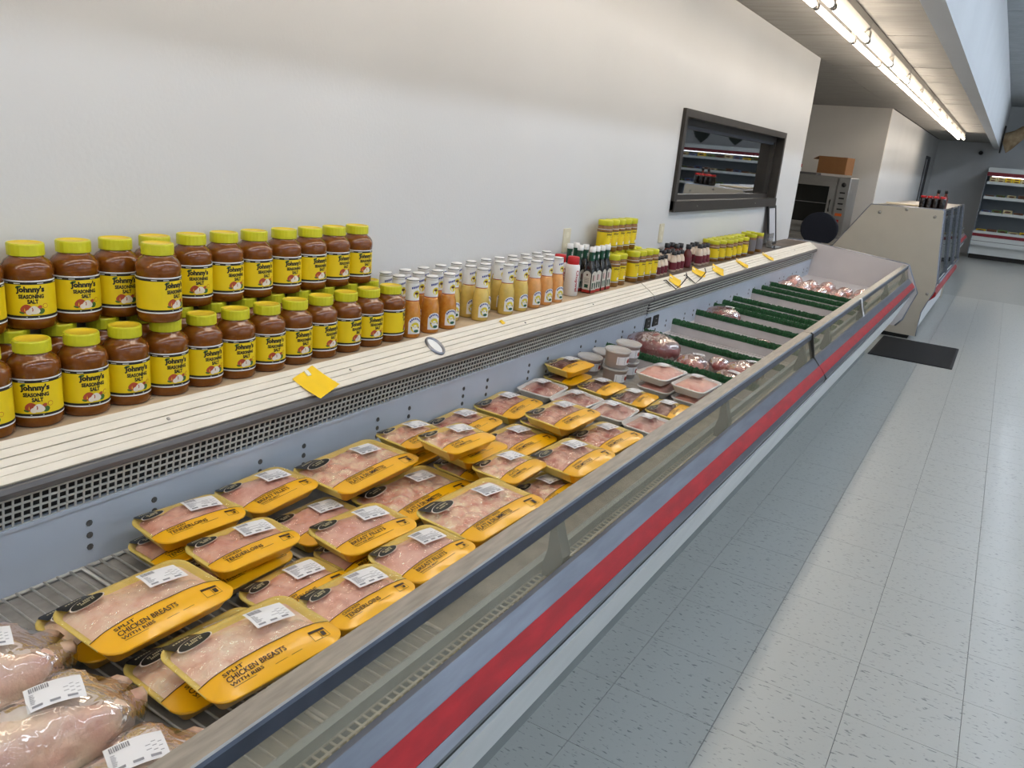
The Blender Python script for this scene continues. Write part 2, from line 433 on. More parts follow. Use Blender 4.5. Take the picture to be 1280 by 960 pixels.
def meat_case(y0, y1, label, seq, full=True, end=False, crate=True):
    t = thing('meat_case', label, 'display case', (-.45, (y0 + y1) / 2, 0))
    ox, oy = .45, -(y0 + y1) / 2
    def P(name, mb, mat, parent=None, **kw):
        o = obj(name, mb, mat, parent or t)
        o.location = (ox, oy, 0) if not parent else (0, 0, 0)
        for k_, v_ in kw.items(): o[k_] = v_
        return o
    a, b = y0 + .004, y1 - .004
    P('kick_plate', MB().prism([(-1.03, 0), (-.13, 0), (-.13, .31), (-1.03, .31)], a, y1 - .27 if end else b), m_kick)
    P('tank_shell', MB().prism([(-1.045, .31), (-.005, .31), (-.005, .545), (-.80, .587), (-.81, .745), (-.85, .868), (-1.045, .868)], a, b), m_panel)
    P('lower_panel', MB().prism([(.108, .53), (.014, .298), (-.005, .298), (-.005, .53)], a, b), m_panel)
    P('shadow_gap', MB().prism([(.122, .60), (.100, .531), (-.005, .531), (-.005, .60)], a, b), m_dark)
    P('bumper_core', MB().prism([(.062, .688), (.122, .618), (.115, .60), (.05, .60), (.05, .66)], a, b), m_grey)
    P('chrome_lip', MB().prism([(.066, .697), (.075, .694), (.102, .664), (.094, .655), (.062, .688)], a, b), m_chrome)
    P('red_stripe', MB().prism([(.1025, .6655), (.1175, .649), (.132, .631), (.122, .622), (.094, .653)], a, b), m_red, label='red vinyl bumper stripe')
    P('bumper_foot', MB().prism([(.1315, .629), (.141, .612), (.138, .600), (.115, .600), (.122, .620)], a, b), m_chrome)
    gl = P('air_grille', egg_crate(MB(), (.003, .642), (.055, .642), a, b, .0185, 3, .0022, .003), m_grill); gl['kind'] = 'stuff'
    P('grille_trough', MB().prism([(-.004, .605), (.05, .605), (.05, .612), (-.004, .612)], a, b), m_dark)
    P('inner_lip', MB().prism([(-.014, .54), (.002, .54), (.002, .668), (-.008, .672), (-.014, .668)], a, b), M('lip_grey', (150, 162, 170), .45, .2, var=.08, scale=20))
    P('front_glass', MB().prism([(.030, .79), (.036, .79), (.067, .696), (.061, .694)], a, b), m_glass)
    P('top_rail', MB().prism([(-.003, .800), (.0, .811), (.038, .811), (.041, .808), (.041, .784), (.026, .784)], a, b), m_steel)
    P('rail_face', MB().prism([(.041, .809), (.0455, .806), (.0455, .781), (.030, .781), (.030, .784), (.041, .784)], a, b), M('rail_floor_reflection', (66, 74, 88), .35, .4, var=.12, scale=20))  # dark floor mirrored in the steel rail front, put into this strip's colour
    n = 3
    for k in range(4):
        yy = -.276 + 1.19 * k if y0 < 0 else y0 + .5 + 1.15 * k
        if a + .05 < yy < b - .05:
            P('glass_bracket', MB().prism([(.022, .784), (.030, .784), (.042, .745), (.058, .70), (.052, .645), (.012, .645), (.010, .668), (.020, .71)], yy - .018, yy + .018), m_tape)
    P('back_liner', MB().prism([(-.81, .56), (-.797, .56), (-.788, .742), (-.80, .742)], a, b), m_liner)
    P('liner_ledge', MB().prism([(-.80, .741), (-.781, .741), (-.781, .748), (-.80, .750)], a, b), m_liner)
    P('grille_void', MB().prism([(-.815, .745), (-.797, .748), (-.790, .83), (-.82, .835)], a, b), m_dark)
    if crate:
        g = P('back_grille', egg_crate(MB(), (-.784, .748), (-.772, .826), a, b, .0175, 5, .0019, .003), m_grill); g['kind'] = 'stuff'
    else:
        for q in range(5):
            z = .752 + q * .0165
            P('louvre', MB().prism([(-.787 + q * .002, z), (-.777 + q * .002, z + .002), (-.777 + q * .002, z + .009), (-.787 + q * .002, z + .007)], a, b), m_grill)
    rp = [(-.767 + .0165 * math.cos(k * math.pi / 5), .8345 + .0165 * math.sin(k * math.pi / 5)) for k in range(10)]
    rb = MB().prism(rp, a, b)
    P('round_bumper', rb, m_grey)
    for s0, s1, hh in ((0, .19, .006), (.205, .40, .006), (.44, .62, .0075), (.635, .80, .006), (.812, 1.0, .006)):
        q = [slope_pt(s0, 0, -.008), slope_pt(s1, 0, -.008), slope_pt(s1, 0, hh), slope_pt(s0, 0, hh)]
        P('ledge_slat', MB().prism([(k.x, k.z) for k in q], a, b), m_slat)
    q = [slope_pt(0, 0, -.02), slope_pt(1, 0, -.02), slope_pt(1, 0, .002), slope_pt(0, 0, .002)]
    P('ledge_bed', MB().prism([(k.x, k.z) for k in q], a, b), M('ledge_groove', (120, 112, 100), .6))
    P('top_shelf', MB().box(-1.062, -.842, a, b, .871, .90), m_shelf if crate else M('shelf_dark', (120, 104, 90), .5, rgb2=(84, 74, 66), scale=4))
    P('deck', MB().prism([(-.797, deck_z(-.797)), (-.014, deck_z(-.014)), (-.014, .545), (-.797, .588)], a, b), m_pan if crate else m_deck)
    y = -.969 - .1524 * 6
    while y < b:
        if y > a + .02:
            for q in range(3 if crate else 2):
                P('bracket_hole', MB().lathe([(.0075, 0), (.0065, .0012)], 8), m_hole).matrix_local = Matrix.Translation((ox - .797 + (.075 + .028 * q + .007) * .0495 + .0004, oy + y, .635 + .028 * q + .007)) @ Matrix.Rotation(R(87), 4, 'Y')
        y += .1524 if int(round((y + 3) / .1524)) % 3 else .3048
    if end:
        P('end_panel', MB().prism([(-1.045, .26), (.03, .26), (.085, .33), (.158, .578), (.150, .60), (.040, .815), (.02, .818), (-.835, .905), (-1.045, .905)], y1 - .004, y1 + .022), M('end_panel_white', (214, 206, 204), .5, var=.03, scale=6))
        P('end_trim', MB().tube([(-1.04, y1 + .01, .907), (-.84, y1 + .01, .907), (.02, y1 + .01, .82), (.045, y1 + .01, .812), (.16, y1 + .01, .58), (.09, y1 + .01, .325), (.04, y1 + .01, .262)], .009, 6), m_chrome)
    return t
Y1 = 2.2
case1 = meat_case(-1.9, Y1, 'long open meat case under the jars, with black grille and yellow chicken trays inside', 1)
case2 = meat_case(Y1, 6.3, 'open meat case with green dividers, ending at the tan deli counter', 2, end=True, crate=False)
case3 = meat_case(10.9, 15.7, 'low open meat case beyond the deli counter', 3, end=False, crate=False)
# joint cover between the cases
o = obj('case_joint', MB().prism([(-.002, .80), (.04, .814), (.049, .808), (.074, .700), (.146, .612), (.139, .592), (.10, .60), (.06, .68), (.03, .78)], Y1 - .006, Y1 + .006), m_dark)
tag(o, 'dark joint strip between the two meat cases at the front rail', 'joint strip')
# wire racks on the deck at the near end
def rack(y0, y1, lab):
    t = thing('wire_rack', lab, 'rack', (-.4, (y0 + y1) / 2, deck_z(-.4) + .0005), (0, SLOPE, 0))
    hx, hy = .382, (y1 - y0) / 2 - .003
    obj('rack_frame', MB().tube([(-hx, -hy, .006), (hx, -hy, .006), (hx, hy, .006), (-hx, hy, .006), (-hx, -hy, .006)], .0045, 6), m_rack, t)
    wm = MB().tube([(-hx, 0, .010), (hx, 0, .010)], .0026, 5).mesh('rack_wire')
    n = int((y1 - y0) / .026)
    for k in range(1, n): obj('rack_wire', wm, m_rack, t, (0, -hy + 2 * hy * k / n, 0))
    for xx in (-.2, .0, .2): obj('cross_bar', MB().tube([(xx, -hy, .004), (xx, hy, .004)], .003, 5), m_rack, t)
rack(-1.88, -1.36, 'grey wire rack on the case floor under the bagged whole chickens')
rack(-1.355, -.84, 'grey wire rack on the case floor behind the split chicken breasts')
rack(-.835, -.50, 'grey wire rack on the case floor under the chicken tenderloins')

# dividers with green trim
m_green = M('parsley_green', (22, 92, 44), .5, rgb2=(10, 58, 26), scale=160, bump=.6, bscale=300)
DIV = [1.709, 2.173, 2.587, 2.989, 3.33, 3.515, 3.75, 4.234, 4.495, 4.755]
dx0, dx1 = -.775, -.05
chan_me = MB().prism([(dx0, 0), (dx1, 0), (dx1, .052), (dx0, .052)], -.006, .006).prism([(dx0, 0), (dx1, 0), (dx1, .003), (dx0, .003)], -.03, -.006).mesh('channel')
def trim_mesh(seed):
    mb = MB(); n = 150
    def prof(x, k):
        h = .027 + .009 * random.random()
        w = .007 + .005 * random.random()
        return h, w
    rings = []
    for i in range(n + 1):
        x = dx0 + (dx1 - dx0) * i / n
        h, w = prof(x, 0); h2, w2 = prof(x, 5)
        rings.append([(x, -w, .050), (x, -w * 1.15, .050 + h * .6), (x, -w2 * .45, .050 + h), (x, w2 * .45, .050 + h2), (x, w * 1.15, .050 + h * .55), (x, w, .050)])
    mb.loft(rings, 0, True, True, True)
    return mb.mesh('green_trim')
trims = [trim_mesh(s * 4.7) for s in range(3)]
DL = ['white divider with green trim between the chicken trays and the dark roast', 'white divider with green trim behind the dark roast', 'white divider with green trim beyond the first empty slot',
      'white divider with green trim in front of the lone cut of meat', 'white divider with green trim beyond the lone cut of meat']
for k, y in enumerate(DIV):
    lab = DL[k] if k < 5 else ('white divider with green trim next to the pink cutlets' if k == 9 else 'white divider with green trim in the empty middle of the case')
    t = thing('green_divider', lab, 'divider', (0, y, deck_z(0) + .0005), (0, SLOPE, 0), group='green trimmed dividers in the meat case')
    obj('channel', chan_me, m_deck, t); obj('green_trim', trims[k % 3], m_green, t)

# ------------------------------------------------------------------ goods on the top shelf
SH = .9005
def bend(Rd, off=.0006):
    """label plane (u, z) wrapped round a vertical cylinder, u = 0 facing local +X"""
    return lambda u, z: ((Rd + off) * math.cos(u / Rd), (Rd + off) * math.sin(u / Rd), z)
def wrap(mb, fn, u0, u1, z0, z1, n, m=0):
    mb.grid(lambda a, b: fn(u0 + (u1 - u0) * a, z0 + (z1 - z0) * b), n, 1, m, True); return mb
def disc(mb, fn, cu, cz, ru, rz, m=0, n=14, rot=0., squash=None):
    pts = []
    for k in range(n):
        a = 2 * math.pi * k / n; x, y = ru * math.cos(a), rz * math.sin(a)
        if squash: x *= 1 - squash * math.sin(a)
        pts.append(fn(cu + x * math.cos(rot) - y * math.sin(rot), cz + x * math.sin(rot) + y * math.cos(rot)))
    mb.poly(pts, m); return mb
def rect(mb, fn, u0, u1, z0, z1, m=0): mb.poly([fn(u0, z0), fn(u1, z0), fn(u1, z1), fn(u0, z1)], m); return mb

m_spice = M('seasoning_brown', (130, 74, 18), .16, rgb2=(112, 60, 12), scale=60, coat=.35)
m_cap = M('cap_yellow_green', (206, 204, 36), .38, var=.04, scale=30)
m_capt = M('cap_top_yellow', (226, 196, 40), .45)
m_lab = M('label_yellow', (236, 206, 20), .42, var=.03, scale=8)
m_cream = M('garlic_cream', (232, 222, 208), .5); m_onion = M('onion_red', (176, 74, 44), .5); m_leaf = M('leaf_green', (66, 104, 40), .5); m_salt = M('red_seal', (190, 90, 30), .5)
def seasoning_meshes():
    prof = [(0.001, 0), (.043, 0), (.0475, .004), (.0482, .019), (.0476, .022), (.0476, .106), (.0488, .110), (.0492, .122), (.0468, .132), (.041, .140), (.0335, .145), (.0315, .148), (.0315, .154)]
    body = MB().lathe(prof, 32).mesh('jar_body')
    cap = MB()
    n = 48
    def ringc(r, z, rib): return [(r * (1 + (rib if i % 2 else 0)) * math.cos(2 * math.pi * i / n), r * (1 + (rib if i % 2 else 0)) * math.sin(2 * math.pi * i / n), z) for i in range(n)]
    cap.loft([ringc(.0335, .150, .0), ringc(.0345, .151, .012), ringc(.0345, .1725, .012), ringc(.0335, .175, 0), ringc(.0305, .1752, 0)], 0, True, True)
    cap.lathe([(.0305, .1752), (.030, .1742), (.001, .1742)], 24, 1, cap0=False)
    cap = cap.mesh('cap')
    Rl = .0478; f = bend(Rl); g = bend(Rl, .0011); lb = MB(); hw = Rl * math.pi * .82
    N = 36
    wrap(lb, f, -hw, hw, .0225, .0255, N, 2); wrap(lb, f, -hw, hw, .0255, .0305, N, 1); wrap(lb, f, -hw, hw, .0305, .095, N, 0)
    wrap(lb, f, -hw, hw, .095, .1005, N, 1); wrap(lb, f, -hw, hw, .1005, .1035, N, 2)
    wrap(lb, f, hw * 1.0, hw * 1.2, .0225, .1035, 4, 2)
    for k in range(9): rect(lb, g, hw * 1.02, hw * 1.17, .034 + k * .007, .0365 + k * .007, 1)
    for u in (-.030, .012, -.055, .050): rect(lb, g, u, u + .012, .0968, .0982, 2)
    rect(lb, g, -.012, .012, .0274, .0285, 2)
    lb.text("Johnny's", g, -.001, .084, h=.0165, w=.052, m=1, bold=.05)
    disc(lb, g, -.022, .0905, .006, .0028, 5, rot=.4)
    lb.text("SEASONING", g, 0, .0705, h=.0088, w=.046, m=1, bold=.05)
    lb.text("SALT", g, .002, .060, h=.0088, w=.020, m=1, bold=.05)
    disc(lb, g, -.010, .045, .0115, .0095, 4, squash=.25)
    disc(lb, bend(Rl, .0014), .003, .0425, .0105, .0088, 3, squash=.35); disc(lb, bend(Rl, .0014), -.006, .038, .006, .0055, 3)
    disc(lb, g, .016, .0395, .007, .006, 5, rot=.5); disc(lb, g, -.019, .037, .005, .0022, 5, rot=-.3); disc(lb, g, .013, .047, .006, .004, 4, rot=.8)
    disc(lb, g, .0245, .050, .0052, .0052, 6, 12); disc(lb, bend(Rl, .0014), .0245, .050, .0042, .0042, 0, 12)
    return body, cap, lb.mesh('label')
sj = seasoning_meshes()
def seasoning_jar(loc, ang, lab, grp):
    t = thing('seasoning_jar', lab, 'jar', loc, (0, 0, R(ang)), grp)
    jb = obj('jar_body', sj[0], m_spice, t); obj('cap', sj[1], [m_cap, m_capt], t)
    obj('label', sj[2], [m_lab, m_black, m_white, m_cream, m_onion, m_leaf, m_salt], jb)
JH = .176
FA = [-36, -40, -22, -18, -20, -14, -22, -24, -20, -10, -6, -22, -52]
front_y = [-.939 + .1009 * k for k in range(13)]
for k, y in enumerate(front_y):
    lab = 'brown seasoning salt jar with yellow lid in the lower front row'
    if k == 12: lab = 'brown seasoning jar with a blank yellow label side out, next to amber bottles'
    seasoning_jar((-.908 + random.uniform(-.003, .003), y, SH), (FA[k] + 12) if k < 12 else 28 + 12, lab, 'seasoning salt jars stacked on the shelf')
for k, y in enumerate(front_y):
    seasoning_jar((-1.010, y + .012, SH), -20 + random.uniform(-14, 14), 'brown seasoning salt jar in the lower back row under the upper jars', 'seasoning salt jars stacked on the shelf')
top_y = [-.885, -.783, -.682, -.584, -.484, -.382, -.283, -.184, -.078, .022, .121, .222]
TA = [-30, -28, -14, -16, -10, -22, -4, -6, -10, -4, -2, -10]
for k, y in enumerate(top_y):
    seasoning_jar((-1.008, y, SH + JH), TA[k] + 4, 'brown seasoning salt jar with yellow lid in the upper row', 'seasoning salt jars stacked on the shelf')
seasoning_jar((-.908, -.548, SH + JH), 12, 'brown jar of seasoning salt standing alone on top of the lower front row', 'seasoning salt jars stacked on the shelf')

# wing sauce bottles
m_sauce = {'amber': M('sauce_amber', (208, 144, 52), .25, rgb2=(192, 118, 36), scale=60, coat=.5), 'mustard': M('sauce_mustard', (218, 188, 98), .25, var=.08, scale=50, coat=.5), 'peach': M('sauce_peach', (228, 166, 98), .25, var=.08, scale=50, coat=.5)}
m_blue = M('script_blue', (52, 74, 150), .5); m_emb = M('emblem_yellow', (226, 208, 60), .5); m_brown = M('emblem_brown', (92, 52, 36), .5); m_teal = M('emblem_green', (34, 92, 70), .5); m_redt = M('collar_red', (170, 40, 30), .5)
def sauce_meshes():
    body = MB().lathe([(.001, 0), (.027, 0), (.0305, .004), (.0315, .03), (.030, .058), (.0308, .072), (.0285, .096), (.0240, .114), (.0215, .122)], 24).mesh('bottle_body')
    neck = MB().lathe([(.0218, .119), (.0230, .123)], 20, 1, cap0=False, cap1=False).lathe([(.0230, .123), (.0205, .178)], 20, 0, cap0=False, cap1=False)
    f = bend(.0225)
    disc(neck, f, .005, .143, .0125, .0125, 2, 14); disc(neck, bend(.0225, .001), .004, .146, .007, .004, 3, 10); rect(neck, bend(.0225, .0012), -.004, .012, .145, .147, 2)
    b = len(neck.v)
    for k in range(5):
        rect(neck, f, -.013 + k * .0055, -.009 + k * .0055, .160 + k * .0014, .1665 + k * .0014, 4)
    neck = neck.mesh('neck_wrap')
    cap = MB().lathe([(.0205, .177), (.0203, .186)], 20, 0, cap1=False).lathe([(.0203, .186), (.0208, .1872), (.0203, .1885)], 20, 1, cap0=False, cap1=False).lathe([(.0203, .1885), (.0195, .1912), (.001, .1912)], 20, 0, cap0=False).mesh('cap')
    f = bend(.0312); g = bend(.0312, .0012); g2 = bend(.0312, .0017)
    lb = MB()
    arch = [(-.0215, .014), (.0215, .014), (.0225, .045)] + [(.0225 * math.cos(a), .050 + .021 * math.sin(a)) for a in [math.pi * k / 10 for k in range(0, 11)]] + [(-.0225, .045)]
    # arch as vertical strips so that it follows the bottle
    def arch_top(u): return .050 + .021 * math.sqrt(max(0, 1 - (u / .0226) ** 2))
    lb.grid(lambda a, b_: f((a - .5) * .045, .014 + (arch_top((a - .5) * .045) - .014) * b_), 12, 1, 0)
    disc(lb, g, 0, .036, .0155, .017, 1, 16); disc(lb, g2, 0, .044, .012, .008, 2, 12); rect(lb, g2, -.013, .013, .033, .038, 3); disc(lb, g2, .004, .024, .009, .005, 4, 10)
    for k in range(7):
        a = R(150 - 20 * k); cu, cz = .0185 * math.cos(a), .046 + .019 * math.sin(a)
        disc(lb, g, cu, cz, .0028, .0034, 5, 6)
    lb.text("RAY'S", g2, 0, .0357, h=.0036, w=.018, m=0)
    return body, neck, cap, lb.mesh('label')
sb = sauce_meshes()
def sauce(x, y, kind, ang, row):
    t = thing('sauce_bottle', '%s wing sauce bottle with white neck wrap, in the %s row' % ({'amber': 'amber', 'mustard': 'mustard yellow', 'peach': 'pale orange'}[kind], row), 'bottle', (x, y, SH), (0, 0, R(ang)), '%s sauce bottles on the shelf' % kind)
    key = 'bottle_body_' + kind
    if key not in bpy.data.meshes:
        mm = sb[0].copy(); mm.name = key; mm.materials.clear(); mm.materials.append(m_sauce[kind])
    obj('bottle_body', bpy.data.meshes[key], m_sauce[kind], t)
    obj('neck_wrap', sb[1], [m_white, m_redt, m_emb, m_brown, m_blue], t); obj('cap', sb[2], [m_white, m_black], t)
    obj('label', sb[3], [m_white, m_emb, m_emb, m_teal if False else m_brown, m_teal, m_blue], t)
sb[0].materials.clear()
def skind(y): return 'amber' if y < .62 else ('mustard' if y < 1.10 else 'peach')
for y in (.356, .458, .557, .765, .945, 1.053, 1.158, 1.258, 1.353): sauce(-.884, y, skind(y), -22 + random.uniform(-6, 6), 'front')
for y in (.365, .469, .575, .672, .777, .880, .985, 1.09, 1.195, 1.29, 1.39): sauce(-.949, y, skind(y), -20 + random.uniform(-8, 8), 'middle')
for y in (.375, .478, .58, .684, .782, .880, .984, 1.083, 1.185, 1.288, 1.385, 1.478): sauce(-1.014, y, skind(y), -20 + random.uniform(-8, 8), 'back')

# white squeeze bottles with red caps and red script down the side
m_redcap = M('cap_red', (196, 30, 34), .4)
for (x, y, lab) in ((-.915, 1.555, 'white squeeze bottle with red cap and red vertical script, in front'), (-.985, 1.560, 'white squeeze bottle with red cap standing behind another one')):
    t = thing('squeeze_bottle', lab, 'bottle', (x, y, SH), (0, 0, R(-28)), 'white squeeze bottles')
    obj('bottle_body', MB().lathe([(.001, 0), (.029, 0), (.0325, .004), (.0325, .125), (.030, .139), (.024, .144)], 24), m_white, t)
    obj('cap', MB().lathe([(.0255, .141), (.0265, .143), (.0262, .172), (.024, .176), (.001, .176)], 24), m_redcap, t)
    lb = MB(); f = bend(.0328)
    lb.text('Chupwel', lambda u, v: f(v + .004, .070 - u), 0, 0, h=.021, w=.095, m=0, bold=.02)
    rect(lb, f, .018, .026, .034, .038, 1)
    obj('lettering', lb, [M('script_red', (176, 34, 40), .5), m_blue], t)

# dark marinade bottles with white caps
m_soy = M('marinade_dark', (20, 16, 14), .12, coat=.5); m_dkgreen = M('neck_green', (22, 74, 52), .4); m_ltag = M('tag_cream', (214, 208, 196), .5); m_pink = M('tag_pink', (226, 178, 176), .5)
def square_ring(h, z, r, n=4):
    pts = []
    for cx, cy, a0 in ((1, 1, 0), (-1, 1, 90), (-1, -1, 180), (1, -1, 270)):
        for k in range(n + 1):
            a = R(a0 + 90 * k / n); pts.append((cx * (h - r) + r * math.cos(a), cy * (h - r) + r * math.sin(a), z))
    return pts
mar_body = MB().loft([square_ring(.022, 0, .006), square_ring(.0245, .004, .006), square_ring(.0245, .105, .006), square_ring(.0225, .118, .010), square_ring(.0165, .134, .012), square_ring(.013, .150, .0125), square_ring(.0125, .196, .0122)], 0, True, True, True, True).mesh('bottle_body')
mar_neck = MB().lathe([(.0136, .150), (.0134, .190)], 16, cap0=False, cap1=False)
for k in range(6): rect(mar_neck, bend(.0137, .0008), -.006 + k * .0022, -.0048 + k * .0022, .160, .176, 1)
mar_neck = mar_neck.mesh('neck_label')
mar_cap = MB().lathe([(.0145, .190), (.0148, .192), (.0145, .213), (.001, .214)], 16).mesh('cap')
def mar_label():
    mb = MB()
    for side in (0, 1):
        def f(u, v, d=.0):
            return (.0247 + d, u, v) if side == 0 else (u, -.0247 - d, v)
        mb.grid(lambda a, b: f((a - .5) * .042, .016 + b * (.076 + .012 * (1 - (2 * a - 1) ** 2))), 10, 1, 0)
        rect(mb, lambda u, v: f(u, v, .0004), -.0215, .0215, .004, .017, 1)
        if side == 0:
            rect(mb, lambda u, v: f(u, v, .0004), -.015, .015, .022, .050, 2); mb.poly([f(-.006, .020, .0008), f(.006, .020, .0008), f(.002, .05, .0008), f(-.003, .05, .0008)], 0)
            rect(mb, lambda u, v: f(u, v, .0004), -.012, -.004, .058, .086, 3); rect(mb, lambda u, v: f(u, v, .0004), .0, .009, .060, .084, 4)
        else:
            rect(mb, lambda u, v: f(u, v, .0004), -.010, .010, .026, .042, 2); disc(mb, lambda u, v: f(u, v, .0004), 0, .086, .005, .005, 3)
            for k in range(4): rect(mb, lambda u, v: f(u, v, .0004), -.014, .012, .050 + k * .006, .0515 + k * .006, 3)
    return mb.mesh('label')
mar_lab = mar_label()
for (x, y, row) in ((-.892, 1.695, 'front'), (-.897, 1.753, 'front'), (-.897, 1.810, 'front'), (-.897, 1.868, 'front'), (-.953, 1.69, 'middle'), (-.955, 1.752, 'middle'), (-1.012, 1.70, 'back'), (-1.012, 1.765, 'back')):
    t = thing('marinade_bottle', 'dark square marinade bottle with white cap and green neck, %s row' % row, 'bottle', (x, y, SH), (0, 0, R(random.uniform(-8, 4))), 'marinade bottles with white caps')
    obj('bottle_body', mar_body, m_soy, t); obj('neck_label', mar_neck, [m_dkgreen, m_white], t); obj('cap', mar_cap, m_white, t); obj('label', mar_lab, [m_ltag, m_redt, m_dkgreen, m_brown, m_pink], t)

# slim spread jars with yellow lids
m_spread = M('spread_tan', (150, 104, 40), .3, rgb2=(128, 84, 28), scale=90, coat=.5); m_green2 = M('script_green', (28, 60, 34), .5); m_carrot = M('print_orange', (206, 120, 40), .5)
sp_body = MB().lathe([(.001, 0), (.033, 0), (.0365, .004), (.0368, .122), (.034, .130), (.033, .136)], 24).mesh('jar_body')
sp_cap = MB().lathe([(.0355, .132), (.0368, .134), (.0368, .154), (.0355, .1575), (.001, .158)], 24).mesh('cap')
def spread_label():
    lb = MB(); Rl = .037; f = bend(Rl); g = bend(Rl, .0011); hw = Rl * math.pi * .8
    wrap(lb, f, -hw, hw, .024, .027, 30, 2); wrap(lb, f, -hw, hw, .027, .030, 30, 1); wrap(lb, f, -hw, hw, .030, .100, 30, 0); wrap(lb, f, -hw, hw, .100, .103, 30, 1); wrap(lb, f, -hw, hw, .103, .113, 30, 4); wrap(lb, f, -hw, hw, .113, .115, 30, 2)
    lb.text("Johnny's", g, 0, .090, h=.013, w=.036, m=1, bold=.03); rect(lb, g, -.014, .014, .074, .080, 3)
    lb.poly([g(-.004, .034), g(.014, .034), g(.018, .068), g(.012, .068)], 5); disc(lb, g, .010, .042, .007, .008, 2)
    wrap(lb, f, hw, hw * 1.2, .024, .115, 4, 2)
    for k in range(9): rect(lb, g, hw * 1.02, hw * 1.17, .034 + k * .007, .0365 + k * .007, 1)
    return lb.mesh('label')
sp_lab = spread_label()
def spread_jar(x, y, z, ang, lab, grp, h=1.0, dark=False):
    t = thing('spread_jar', lab, 'jar', (x, y, z), (0, 0, R(ang)), grp)
    t.scale = (1, 1, h)
    obj('jar_body', sp_body, m_spread, t); obj('cap', sp_cap, m_cap, t)
    if dark:
        mm = bpy.data.meshes.get('label_dark')
        if mm is None:
            mm = sp_lab.copy(); mm.name = 'label_dark'; mm.materials.clear()
            for q in (M('label_grey', (120, 116, 120), .5), m_black, m_white, m_pink, m_brown, m_blue): mm.materials.append(q)
        obj('label', mm, m_lab, t)
    else: obj('label', sp_lab, [m_lab, m_black, m_white, m_green2, m_spread, m_carrot], t)
for q in (m_lab, m_black, m_white, m_green2, m_spread, m_carrot): sp_lab.materials.append(q)
G1, G2 = 'slim spread jars in the two-tier stack', 'short spread jars by the leaning frame'
for (x, y) in ((-.912, 1.985), (-.915, 2.072)): spread_jar(x, y, SH, -24, 'slim yellow-lidded spread jar standing right beside the marinade bottles', G1)
for k in range(4): spread_jar(-.912 + .004 * k, 2.232 + .0785 * k, SH, -12, 'slim yellow-lidded spread jar in the front row of four', G1)
for k in range(7): spread_jar(-.998, 1.985 + .0785 * k, SH, -15, 'slim yellow-lidded spread jar in the lower back row', G1)
for k in range(5): spread_jar(-.985, 2.005 + .0785 * k, SH + .1585, -15 + random.uniform(-4, 4), 'slim yellow-lidded spread jar in the upper tier of the stack', G1)
for k, (x, y) in enumerate(((-.93, 3.66), (-.915, 3.76), (-.90, 3.87), (-.905, 3.99), (-.905, 4.12), (-.90, 4.26))): spread_jar(x, y, SH, 0, 'short yellow-lidded spread jar in the front of the far group', G2, .86)
for k in range(9): spread_jar(-.995, 3.72 + .095 * k, SH, -10, 'short yellow-lidded spread jar in the back of the far group', G2, .86)
for k, (x, y) in enumerate(((-.91, 4.50), (-.915, 4.72), (-.99, 4.62), (-.99, 4.75))): spread_jar(x, y, SH, -8, 'short yellow-lidded jar with a grey label at the end of the far group', G2, .92, True)

# small cream dressings, dark sauces and cream jars
m_creamy = M('dressing_cream', (226, 206, 184), .35, coat=.4); m_maroon = M('label_maroon', (112, 30, 44), .5); m_bbq = M('bbq_dark', (104, 40, 30), .3, coat=.4); m_blk = M('cap_black', (30, 30, 34), .4)
dr_body = MB().lathe([(.001, 0), (.018, 0), (.0205, .003), (.0205, .056), (.018, .070), (.0115, .082), (.0105, .090)], 18).mesh('bottle_body')
dr_cap = MB().lathe([(.013, .088), (.0135, .090), (.013, .108), (.001, .109)], 16).mesh('cap')
lb = MB(); f = bend(.0208); wrap(lb, f, -.045, .045, .010, .050, 18, 0)
rect(lb, bend(.0208, .0012), -.010, .010, .014, .032, 1); rect(lb, bend(.0208, .0012), .020, .034, .014, .046, 2)
dr_lab = lb.mesh('label')
def dressing(x, y, sc, kind, lab):
    t = thing('dressing_bottle', lab, 'bottle', (x, y, SH), (0, 0, R(random.uniform(-40, 0))), 'small dressing bottles on the shelf')
    t.scale = (sc, sc, sc)
    if kind == 'bbq':
        mm = bpy.data.meshes.get('bottle_body_bbq')
        if mm is None: mm = dr_body.copy(); mm.name = 'bottle_body_bbq'; mm.materials.clear(); mm.materials.append(m_bbq)
        obj('bottle_body', mm, m_bbq, t)
    else: obj('bottle_body', dr_body, m_creamy, t)
    obj('cap', dr_cap, m_blk, t); obj('label', dr_lab, [m_maroon, m_blk, m_white], t)
dr_body.materials.append(m_creamy)
for x, y in ((-.905, 2.585), (-.905, 2.64), (-.907, 2.70), (-.96, 2.62), (-.96, 2.68), (-1.015, 2.60), (-1.015, 2.66), (-1.015, 2.73)): dressing(x, y, 1.0, 'c', 'small cream dressing bottle with black cap beside the slim yellow jars')
for x, y in ((-.915, 2.86), (-.915, 2.925), (-.915, 2.99), (-.97, 2.84), (-.97, 2.91), (-.97, 2.98), (-1.02, 2.83), (-1.02, 2.90)): dressing(x, y, 1.08, 'c', 'small cream dressing bottle with black cap in the middle cluster')
for x, y in ((-.925, 3.13), (-.98, 3.07), (-.98, 3.14), (-1.025, 3.03), (-1.025, 3.11)): dressing(x, y, 1.3, 'bbq', 'dark red barbecue sauce bottle behind the cream dressings')
for x, y in ((-.918, 3.33), (-.918, 3.40), (-.918, 3.47), (-.98, 3.36), (-.98, 3.44)): dressing(x, y, 1.22, 'c', 'larger cream dressing bottle beside the far yellow lidded jars')

